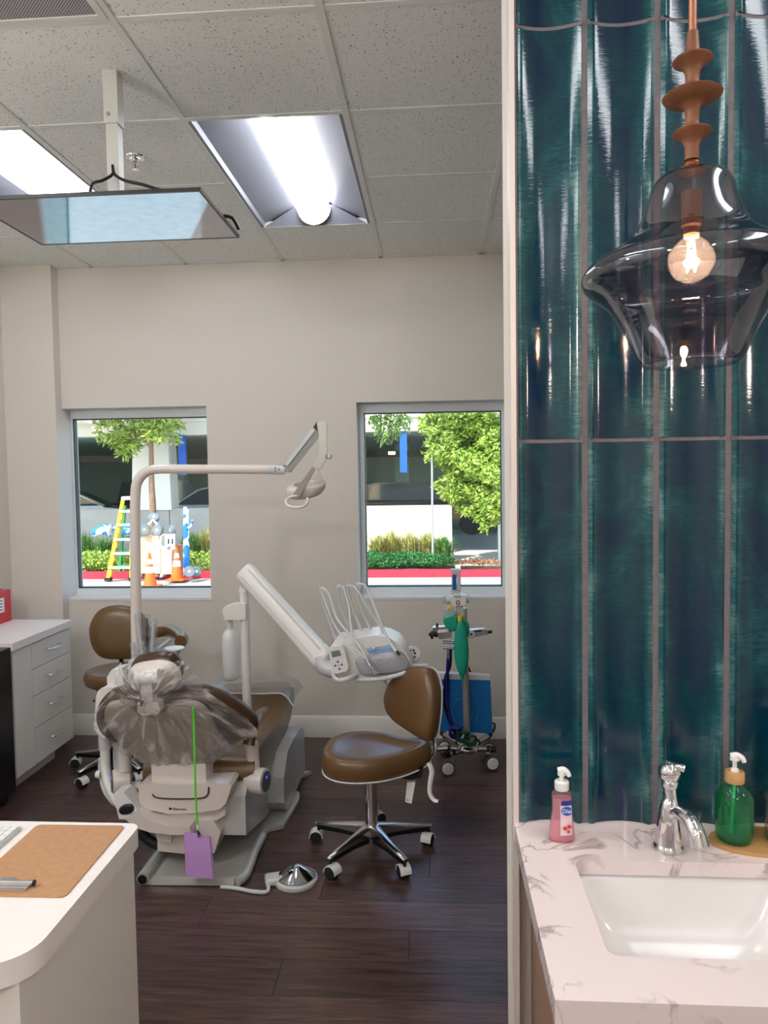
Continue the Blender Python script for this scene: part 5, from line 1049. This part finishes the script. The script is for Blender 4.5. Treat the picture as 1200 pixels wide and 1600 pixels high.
for y_, x0, x1 in ((24, -12.6, -9.0), (24, -3, 3)): box('ceiling_pipe', x0, x1, y_, y_+.2, 2.25, 2.45, mat('dark_pipe', (70, 70, 68), .7), pg)
bm = bmesh.new(); q0 = [U(206, 797, 18.95), U(268, 797, 18.95), U(262, 683, 18.95), U(207, 683, 18.95)]; a_prism(bm, q0, V((0, .6, 0))); finish('column', bm, WHT, pg)
box('column', -3.9, -3.4, 18.95, 19.5, GZ, 2.8, WHT, pg)
tag(box('light_fixture', U(612, 712, 22).x-.1, U(612, 712, 22).x+.1, 22, 22.2, 2.28, 2.36, mat('warm_lamp', (255, 230, 160), .4, emis=6)), 'small glowing lamp under the garage ceiling', 'lamp')
BS = mat('blue_panel', (10, 92, 214), .5)
def pan(x0, x1, y0, y1, Y, lab): p = U(x0, y0, Y); q = U(x1, y1, Y); tag(box('blue_banner', p.x, q.x, 18.95, 19.0, q.z, 2.78, BS, None, .005), lab, 'sign')
pan(275, 288, 683, 742, 18.8, 'narrow blue vertical banner seen in the left window'); pan(624, 636, 683, 738, 18.8, 'narrow blue vertical banner seen in the right window')
# --- cars
def car(lab, x, y, rz, rgb, h=1.45, suv=False, zf=-.1):
    t_ = thing('car', lab, 'car', (x, y, zf)); R = Matrix.Rotation(rz, 3, 'Z'); o0 = V((x, y, zf)); pm_ = mat('car_paint', rgb, .25, coat=1.)
    T_ = lambda a, b, c: o0+R @ V((a, b, c))
    L2 = 2.25
    body = [(-L2, .35), (-L2, .75), (-L2+.15, .88), (-1.1, .95), (1.0, .95), (L2-.1, .82), (L2, .6), (L2, .35)]
    prism('body', [T_(a, -.88, c) for a, c in body], R @ V((0, 1.76, 0)), pm_, t_, .06)
    cab = [(-1.9, .93), (-1.6, h-.06), (-1.3, h), (.3, h), (.5, h-.05), (1.2, .93)] if suv else [(-1.75, .93), (-1.1, h-.08), (-.7, h), (.1, h), (.45, h-.08), (1.25, .93)]
    cbn = prism('cabin', [T_(a, -.76, c) for a, c in cab], R @ V((0, 1.52, 0)), pm_, t_, .05)
    GW = mat('car_glass', (40, 52, 56), .05, coat=1.)
    gl_ = [(a*.9, .98+(c-.93)*.84) for a, c in cab]
    for sy in (-.775, .755): prism('side_glass', [T_(a, sy, c) for a, c in gl_], R @ V((0, .02, 0)), GW, cbn)
    prism('windshield', [T_(cab[-2][0]+.02, -.66, cab[-2][1]-.03), T_(cab[-1][0]-.02, -.7, .97), T_(cab[-1][0]-.02, .7, .97), T_(cab[-2][0]+.02, .66, cab[-2][1]-.03)], R @ V((.02, 0, .012)), GW, cbn)
    prism('rear_glass', [T_(cab[1][0]-.02, -.66, cab[1][1]-.03), T_(cab[0][0]+.04, -.7, .97), T_(cab[0][0]+.04, .7, .97), T_(cab[1][0]-.02, .66, cab[1][1]-.03)], R @ V((-.02, 0, .012)), GW, cbn)
    for a in (-1.4, 1.4):
        for sy in (-.9, .72): lathe('wheel', [(.2, 0), (.34, 0), (.34, .18), (.2, .18)], T_(a, sy, .34), RUBBER, t_, axis=R @ V((0, 1, 0)), seg=18)
car('white car behind the low wall at the far left of the left window', -11.3, 22.0, .25, (196, 198, 198))
car('dark car parked deep in the garage in the left window', -10.6, 28.5, 1.3, (40, 52, 58), 1.7, True)
car('silver car behind the low wall at the right of the left window', -6.45, 21.9, math.pi, (170, 174, 174), 1.5)
car('black vehicle with roof rack behind the low wall in the right window', -.35, 22.3, 0, (18, 20, 22), 1.55, True)
car('dark car in shade beyond the driveway in the right window', 3.6, 30.0, 1.5, (50, 56, 60), 1.5, zf=GZ+.05)
car('dark car behind the low wall at the left of the right window', -3.8, 26.5, 1.4, (60, 64, 66), 1.6)
# --- vegetation
def leafmat(name, a, b_): 
    m = mat(name, a, .55, var=.3, vscale=9, rgb2=b_); m.node_tree.nodes['Principled BSDF'].inputs['Transmission Weight'].default_value = 0; return m
LG1 = leafmat('bright_leaf', (186, 206, 92), (104, 146, 50)); LG2 = leafmat('green_leaf', (116, 150, 66), (58, 92, 34)); LGC = leafmat('cover_leaf', (60, 134, 60), (30, 84, 38)); GRS = leafmat('dry_grass', (206, 186, 120), (140, 160, 80)); GRG = leafmat('green_grass', (120, 160, 80), (70, 120, 50))
rnd = random.Random(11)
def leaves(name, blobs, n_, ln, wd_, m, parent, droop=.3, clump=0):
    vs, fs = [], []; tot = sum(b[3] for b in blobs)
    if clump:
        nb = []
        for bx, by, bz_, wt, rx, ry, rz_ in blobs:
            for _ in range(clump):
                d = V((rnd.gauss(0, 1), rnd.gauss(0, 1), rnd.gauss(0, 1))).normalized()*rnd.uniform(.35, 1.05); q = rnd.uniform(.28, .42); nb.append((bx+d.x*rx, by+d.y*ry, bz_+d.z*rz_, wt/clump, rx*q, ry*q, rz_*q))
        blobs = nb; tot = sum(b[3] for b in blobs)
    for bx, by, bz_, wt, rx, ry, rz_ in blobs:
        for _ in range(int(n_*wt/tot)):
            while True:
                a, b_, c_ = (rnd.uniform(-1, 1) for _ in range(3)); r2 = a*a+b_*b_+c_*c_
                if .15 < r2 < 1: break
            p = V((bx+a*rx, by+b_*ry, bz_+c_*rz_)); d = V((rnd.gauss(0, 1), rnd.gauss(0, 1), rnd.gauss(0, .6)-droop)).normalized(); s_ = d.cross(V((rnd.gauss(0, 1), rnd.gauss(0, 1), rnd.gauss(0, 1)))).normalized(); l = ln*rnd.uniform(.7, 1.3); w_ = wd_*rnd.uniform(.7, 1.2)
            i = len(vs); nn = d.cross(s_)*w_*.25; vs += [p, p+d*l*.5+s_*w_+nn, p+d*l, p+d*l*.5-s_*w_+nn]; fs += [(i, i+1, i+2), (i, i+2, i+3)]
    me = bpy.data.meshes.new(name); lo = V((min(v.x for v in vs), min(v.y for v in vs), min(v.z for v in vs))); me.from_pydata([v-lo for v in vs], [], fs); me.materials.append(m)
    o = bpy.data.objects.new(name, me); COL.objects.link(o); parent_to(o, parent, lo); o['kind'] = 'stuff'; return o
BARK = mat('bark', (150, 122, 100), .9, var=.3, vscale=20, bump=.6, bscale=50)
t1_ = U(238, 860, 17.4); t1 = thing('tree', 'slim street tree with thin leaning trunk in the left window', 'tree', (t1_.x, 17.4, GZ+.13))
tp = [V((t1_.x, 17.4, GZ+.1)), U(239, 800, 17.4), U(237, 760, 17.4), U(236.5, 720, 17.4), U(236, 690, 17.4), U(235, 660, 17.4), U(234, 600, 17.4)]
tube('trunk', tp, [.09, .075, .07, .065, .06, .05, .03], BARK, t1, 12, 3)
for q in ((200, 670), (262, 668), (180, 690), (250, 650), (215, 655)): tube('branch', [U(236, 693, 17.4), U((236+q[0])/2, (693+q[1])/2-6, 17.4), U(q[0], q[1], 17.4)], [.035, .025, .01], BARK, t1, 8, 3)
def B(x, y, Y, w, rx, ry, rz_): p = U(x, y, Y); return (p.x, p.y, p.z, w, rx, ry, rz_)
leaves('foliage', [B(172, 668, 17.3, 2, .45, .7, .35), B(178, 692, 17.2, 2, .45, .6, .3), B(200, 695, 17.3, 1.4, .35, .5, .28), B(215, 668, 17.4, 2, .5, .7, .4), B(250, 672, 17.4, 2.2, .5, .7, .42), B(268, 662, 17.3, 1, .3, .5, .3), B(235, 640, 17.5, 3, 1.1, .9, .5), B(180, 650, 17.3, 1.2, .5, .6, .3)], 2300, .17, .026, LG1, t1, .3, 7)
leaves('high_foliage', [B(225, 575, 17.5, 3, 1.6, 1.2, .9), (-8.3, 16.5, 4.4, 4, 1.5, 1.3, .9), (-10, 16.4, 4.4, 4, 1.4, 1.3, .9), (-6.8, 16.6, 4.5, 3, 1.2, 1.1, .9)], 9000, .3, .06, LG1, t1)
t2_ = U(735, 860, 18.1); t2 = thing('tree', 'large bushy bright green tree filling the right side of the right window', 'tree', (2.0, 18.2, GZ+.05))
tube('trunk', [V((2.0, 18.2, GZ+.02)), V((1.95, 18.2, .6)), V((1.5, 18.1, 1.6)), V((1.2, 18.0, 3.0))], [.1, .09, .08, .05], BARK, t2, 12, 4)
for q in ((670, 690), (700, 740), (770, 700), (740, 790), (760, 660)): tube('branch', [V((1.66, 18.13, 1.3)), U((750+q[0])/2, q[1]+8, 17.9), U(q[0], q[1], 17.8)], [.05, .03, .012], BARK, t2, 8, 3)
leaves('foliage', [B(672, 668, 17.5, 1.2, .5, .5, .42), B(690, 700, 17.4, 1.6, .5, .6, .4), B(718, 665, 17.6, 2.4, .75, .8, .5), B(755, 668, 17.5, 2.4, .75, .8, .5), B(728, 715, 17.5, 2.2, .6, .8, .55), B(765, 715, 17.3, 2.4, .6, .8, .6), B(735, 755, 17.5, 2.2, .6, .7, .5), B(770, 765, 17.2, 2.2, .5, .7, .55), B(705, 765, 17.5, 1.0, .36, .5, .34), B(748, 795, 17.3, 1.4, .42, .5, .3), B(765, 810, 17.2, 1.0, .32, .4, .24), B(800, 720, 17.5, 4, .8, 1, 1.4), B(740, 620, 17.6, 4, 1.6, 1.2, .7)], 22000, .13, .026, LG1, t2, .3, 13)
leaves('inner_foliage', [B(735, 690, 18.3, 3, .9, .5, .9), B(765, 750, 18.2, 3, .7, .5, .9)], 6000, .13, .03, LG2, t2)
x3 = U(470, 860, 14.5).x; t3 = thing('tree', 'loose leafy tree whose branch hangs into the top left of the right window', 'tree', (x3, 14.5, GZ))
tube('trunk', [V((x3, 14.5, GZ)), V((x3+.05, 14.5, 1.5)), V((x3+.1, 14.5, 3.2)), V((x3+.3, 14.5, 4.4))], [.09, .08, .07, .04], BARK, t3, 10, 3); tube('branch', [V((x3+.1, 14.5, 3.2)), V((x3+.8, 14.5, 3.7)), U(600, 590, 14.5)], [.04, .03, .02], BARK, t3, 8, 3)
tube('twig', [U(600, 590, 14.5), U(604, 640, 14.5), U(612, 672, 14.5)], [.02, .012, .005], BARK, t3, 8, 3)
leaves('foliage', [B(592, 655, 14.5, 1, .22, .3, .22), B(612, 650, 14.5, 1.4, .28, .3, .3), B(605, 672, 14.5, 1, .26, .3, .22), B(628, 655, 14.6, .8, .2, .3, .2)], 430, .16, .022, LG2, t3, .9)
tag(leaves('ground_cover', [B(150, 875, 16.9, 1.5, 1.0, .4, .22), B(135, 880, 16.8, 1.2, .8, .3, .2), B(320, 884, 17.0, 1.2, 1.0, .5, .15), B(300, 870, 17.6, .8, .8, .5, .12), B(215, 885, 16.9, 1.2, 1.2, .4, .15)], 5200, .07, .02, LG1, None, -.4), 'yellow-green leafy ground cover behind the curb in the left window', 'plants')
tag(leaves('ground_cover', [B(595, 878, 17.0, 1.5, .7, .45, .14), B(635, 874, 17.2, 1.8, .7, .5, .16), B(675, 876, 17.0, 1.6, .55, .45, .13), B(575, 868, 17.8, .8, .4, .4, .1), B(520, 878, 17.0, 2, 1.6, .4, .12)], 9000, .065, .02, LGC, None, -.4), 'dark green leafy ground cover behind the curb in the right window', 'plants')
tag(leaves('leaf_litter', [B(745, 878, 17.0, 1, .6, .4, .02)], 350, .08, .025, mat('dry_leaf', (156, 112, 74), .8), None, 0), 'dry fallen leaves on the mulch strip by the driveway', 'leaf litter')
def tuft(lab, x, y, z0, r, h, m, n_=260):
    vs, fs = [], []
    for _ in range(n_):
        a = rnd.uniform(0, 6.283); lean = rnd.uniform(.1, 1)*r; b0 = V((x+rnd.gauss(0, r*.14), y+rnd.gauss(0, r*.14), z0)); d = V((math.cos(a), math.sin(a), 0)); s_ = V((-d.y, d.x, 0))*.010; hh = h*rnd.uniform(.65, 1.1)*(1-.35*lean/r)
        i = len(vs); p1 = b0+d*lean*.35+V((0, 0, hh*.7)); p2 = b0+d*lean+V((0, 0, hh*.92)); vs += [b0-s_, b0+s_, p1+s_*.8, p1-s_*.8, p2]; fs += [(i, i+1, i+2, i+3), (i+3, i+2, i+4)]
    me = bpy.data.meshes.new('ornamental_grass'); me.from_pydata([v-V((x, y, z0)) for v in vs], [], fs); me.materials.append(m); o = bpy.data.objects.new('ornamental_grass', me); COL.objects.link(o); o.location = (x, y, z0); ORG[o.name] = V((x, y, z0))
    tag(o, lab, 'grass', 'ornamental grass clumps along the garage wall')
for (px, py, r, h, Y, m_, lab) in ((132, 838, .5, .85, 18.2, GRG, 'green and straw grass clump at the far left of the left window'), (162, 846, .45, .75, 18.0, GRG, 'grass clump behind the stepladder'), (300, 840, .5, .8, 18.3, GRG, 'green grass clump behind the blue and white wrapped pole'), (322, 838, .45, .9, 18.4, GRS, 'straw-coloured grass clump at the right edge of the left window'),
        (590, 848, .4, .7, 18.3, GRS, 'straw-coloured grass clump at the left of the right window'), (612, 842, .45, .8, 18.5, GRS, 'tall pale grass clump beside the low white wall'), (640, 846, .42, .75, 18.4, GRS, 'pale grass clump left of the thin pole'), (668, 844, .42, .75, 18.4, GRS, 'pale grass clump around the thin pole'), (692, 852, .45, .65, 18.2, GRG, 'greenish grass clump at the corner of the low white wall')):
    p = U(px, py, Y); tuft(lab, p.x, Y, GZ+.12, r*1.25, h+.15, m_, 520)
p = U(676, 872, 17.2); tag(tube('sign_pole', [V((p.x, 17.2, GZ+.1)), V((U(675, 705, 17.2).x, 17.2, U(675, 702, 17.2).z))], .028, mat('galvanised', (176, 184, 190), .4, .6), None, 12), 'thin galvanised pole standing in the planting bed in the right window', 'pole')
# --- stepladder
Yl = 15.9; YEL = mat('yellow_fibreglass', (240, 212, 40), .45); AL2 = mat('ladder_aluminium', (214, 216, 214), .35, .4)
ld = thing('stepladder', 'yellow stepladder with aluminium treads in the left window', 'ladder', (U(188, 908, Yl).x, Yl, GZ))
def rail(x0, y0, x1, y1, Y, m, r=.035, nm='side_rail'): slab(nm, [(x0-3, y0), (x0+3, y0), (x1+2.2, y1), (x1-2.2, y1)], Y, Y+.07, m, ld, 0)
rail(168, 906, 192, 777, Yl, YEL); rail(205, 906, 206, 777, Yl, YEL)
slab('top_cap', [(190, 776), (210, 776), (210, 781), (189, 781)], Yl-.05, Yl+.25, mat('cap_white', (236, 236, 214), .5), ld, 0)
for i, y_ in enumerate((799, 820, 843, 865, 887)):
    xl = 192-(y_-777)/129*24; slab('tread', [(xl-2, y_-1.6), (206, y_-1.6), (206, y_+1.8), (xl-2, y_+1.8)], Yl-.06, Yl+.06, AL2, ld, 0)
    slab('tread_bracket', [(xl-2, y_+2), (xl+4, y_+2), (xl+2, y_+13), (xl-4, y_+13)], Yl-.01, Yl+.06, mat('orange_bracket', (216, 166, 40), .5), ld, 0)
GR2 = mat('green_fibreglass', (30, 140, 76), .5)
slab('rear_rail', [(183, 904), (187, 904), (196, 790), (193, 790)], Yl+.55, Yl+.62, GR2, ld, 0); slab('rear_rail', [(206, 903), (210, 903), (209, 790), (206, 790)], Yl+.55, Yl+.62, GR2, ld, 0)
for y_ in (838, 860, 882): slab('rear_brace', [(189, y_), (208, y_), (208, y_+5), (188, y_+5)], Yl+.56, Yl+.6, GR2, ld, 0)
for x_ in (167, 205): slab('foot', [(x_-4, 903), (x_+5, 903), (x_+5, 908), (x_-4, 908)], Yl-.03, Yl+.1, RUBBER, ld, 0)
# --- crates, hand trucks, cones, wrapped items
CR = mat('peach_carton', (228, 186, 150), .8, var=.12, vscale=3)
Yc = 16.0
bx_ = thing('large_carton', 'tall tan carton behind the lamp pole, wheels resting on top', 'carton', (U(235, 900, Yc).x, Yc, GZ+.1))
slab('carton', [(214, 840), (247, 840), (247, 896), (214, 896)], Yc, Yc+.7, CR, bx_, .01); slab('shrink_wrap', [(238, 838), (248, 838), (249, 896), (238, 896)], Yc-.03, Yc+.6, mat('pale_wrap', (244, 232, 214), .4), bx_, .01)
slab('pallet_block', [(216, 896), (222, 896), (222, 901), (216, 901)], Yc, Yc+.5, BARK, bx_, 0); slab('pallet_block', [(240, 896), (247, 896), (247, 901), (240, 901)], Yc, Yc+.5, BARK, bx_, 0)
b2_ = thing('small_carton', 'low cream carton right of the tall tan carton', 'carton', (U(256, 898, Yc).x, Yc, GZ+.02))
slab('carton', [(249, 850), (268, 862), (268, 897), (249, 897)], Yc+.05, Yc+.6, mat('cream_carton', (244, 226, 206), .8), b2_, .01); slab('brick_side', [(265, 853), (276, 853), (275, 893), (265, 893)], Yc+.12, Yc+.6, mat('brown_carton', (190, 130, 96), .8), b2_, .01)
slab('foot', [(250, 897), (255, 897), (253, 902), (249, 902)], Yc+.05, Yc+.4, WHITE, b2_, 0)
def wheel(lab, x, y, Y, r, hub, rot=(0.35, -1, .1)):
    p = U(x, y, Y); r *= Y/1154; t_ = thing('cart_wheel', lab, 'wheel', p-V((0, 0, r)), 'grey cart wheels outside the left window')
    lathe('tyre', [(r*.55, -.05), (r*.9, -.05), (r, -.02), (r, .02), (r*.9, .05), (r*.55, .05)], p, mat('grey_rubber', (112, 122, 128), .7), t_, axis=rot, seg=22); lathe('hub', [(r*.58, -.03), (r*.5, .035), (r*.15, .06), (.01, .065)], p, hub, t_, axis=rot, seg=18)
HW_, HY_ = mat('hub_white', (220, 226, 226), .5), mat('hub_yellow', (216, 206, 120), .5)
wheel('cart wheel on top, highest of the wheels above the tan carton', 240, 809, 15.95, 9, HW_, (.3, -.6, .7)); wheel('cart wheel with yellowish hub beside the lamp pole', 226, 828, 15.9, 9, HY_); wheel('cart wheel at the centre of the carton top', 247, 828, 15.85, 9.5, HW_, (-.3, -1, 0)); wheel('rightmost cart wheel above the white hand truck', 269, 828, 15.95, 8.5, HW_, (-1, -.7, 0))
wheel('cart wheel on the ground right of the orange cone, nearest', 296, 893, 15.7, 9, mat('hub_pink', (216, 170, 180), .5)); wheel('cart wheel on the ground at the far right of the left window', 306, 893, 15.9, 8.5, HW_, (.6, -1, 0))
ht = thing('hand_truck', 'white hand truck frame leaning against the cartons', 'hand truck', U(264, 866, 15.8))
slab('plate', [(258, 836), (273, 834), (273, 858), (266, 860), (266, 852), (258, 858)], 15.85, 15.88, WHITE, ht, 0)
tube('frame', [U(232, 820, 15.85), U(239, 812, 15.85), U(246, 820, 15.85)], .03, WHITE, ht, 8); tube('frame', [U(252, 836, 15.9), U(250, 856, 15.9), U(266, 862, 15.9)], .02, WHITE, ht, 8)
for x_ in (262, 268): slab('frame_slot', [(x_, 842), (x_+2.5, 842), (x_+2.5, 850), (x_, 850)], 15.845, 15.85, RUBBER, ht, 0)
BW = bpy.data.materials.new('blue_white_tape'); BW.use_nodes = True; n = BW.node_tree; b = n.nodes['Principled BSDF']; tc = n.nodes.new('ShaderNodeTexCoord'); t = n.nodes.new('ShaderNodeTexNoise'); t.inputs['Scale'].default_value = 5; t.inputs['Detail'].default_value = 1; n.links.new(tc.outputs['Object'], t.inputs[0]); rp = n.nodes.new('ShaderNodeValToRGB'); rp.color_ramp.interpolation = 'CONSTANT'; rp.color_ramp.elements[0].color = lin((24, 120, 214)); rp.color_ramp.elements[1].position = .52; rp.color_ramp.elements[1].color = lin((226, 234, 240)); n.links.new(t.outputs[0], rp.inputs[0]); n.links.new(rp.outputs[0], b.inputs['Base Color'])
wp = thing('wrapped_pole', 'upright bundle wrapped in blue and white film in the left window', 'bundle', (U(291, 888, 16.1).x, 16.1, GZ))
tube('bundle', [V((U(291, 888, 16.1).x, 16.1, GZ+.1)), U(291, 850, 16.1), U(291, 820, 16.1), U(291, 792, 16.1)], [.075, .08, .078, .06], BW, wp, 12, 4); tube('film_knot', [U(294, 825, 16.0), U(299, 820, 16.0), U(300, 812, 16.0)], [.03, .045, .025], BW, wp, 8, 3)
BW2 = BW.copy(); BW2.node_tree.nodes['Noise Texture'].inputs['Scale'].default_value = 6; 
rl = thing('rolled_bundle', 'blue and white wrapped roll lying at the left of the stepladder', 'bundle', U(160, 842, 16.2)); tube('roll', [U(145, 834, 16.2), U(158, 828, 16.2), U(174, 830, 16.2)], [.08, .13, .13], BW2, rl, 12, 4); tube('roll', [U(158, 826, 16.3), U(168, 823, 16.3), U(180, 828, 16.3)], .07, BW2, rl, 10, 4); tube('roll', [U(195, 828, 16.4), U(206, 830, 16.4), U(220, 828, 16.4)], .12, BW2, rl, 10, 4)
ORN, CWH = mat('cone_orange', (240, 104, 24), .5), mat('cone_white', (238, 236, 232), .4)
def cone(lab, x, yb, yt, Y):
    b_ = U(x, yb, Y); h = U(x, yt, Y).z-b_.z; t_ = thing('traffic_cone', lab, 'traffic cone', b_); w_ = h*.27
    box('base', b_.x-w_, b_.x+w_, Y-w_, Y+w_, b_.z, b_.z+.03, ORN, t_, .008)
    R0 = h*.2; f_ = lambda q: R0+(h*.035-R0)*q
    for q0, q1, m_, nm in ((.03, .42, ORN, 'cone_lower'), (.42, .60, CWH, 'reflective_band'), (.60, .68, ORN, 'cone_middle'), (.68, .82, CWH, 'reflective_band'), (.82, 1, ORN, 'cone_tip')): lathe(nm, [(f_(q0), h*q0), (f_(q1), h*q1)], b_, m_, t_, seg=24)
cone('orange traffic cone cut by the window bottom, nearest the lamp pole', 235, 917, 864, 15.0); cone('orange traffic cone right of the cartons', 277, 906, 855, 15.8)
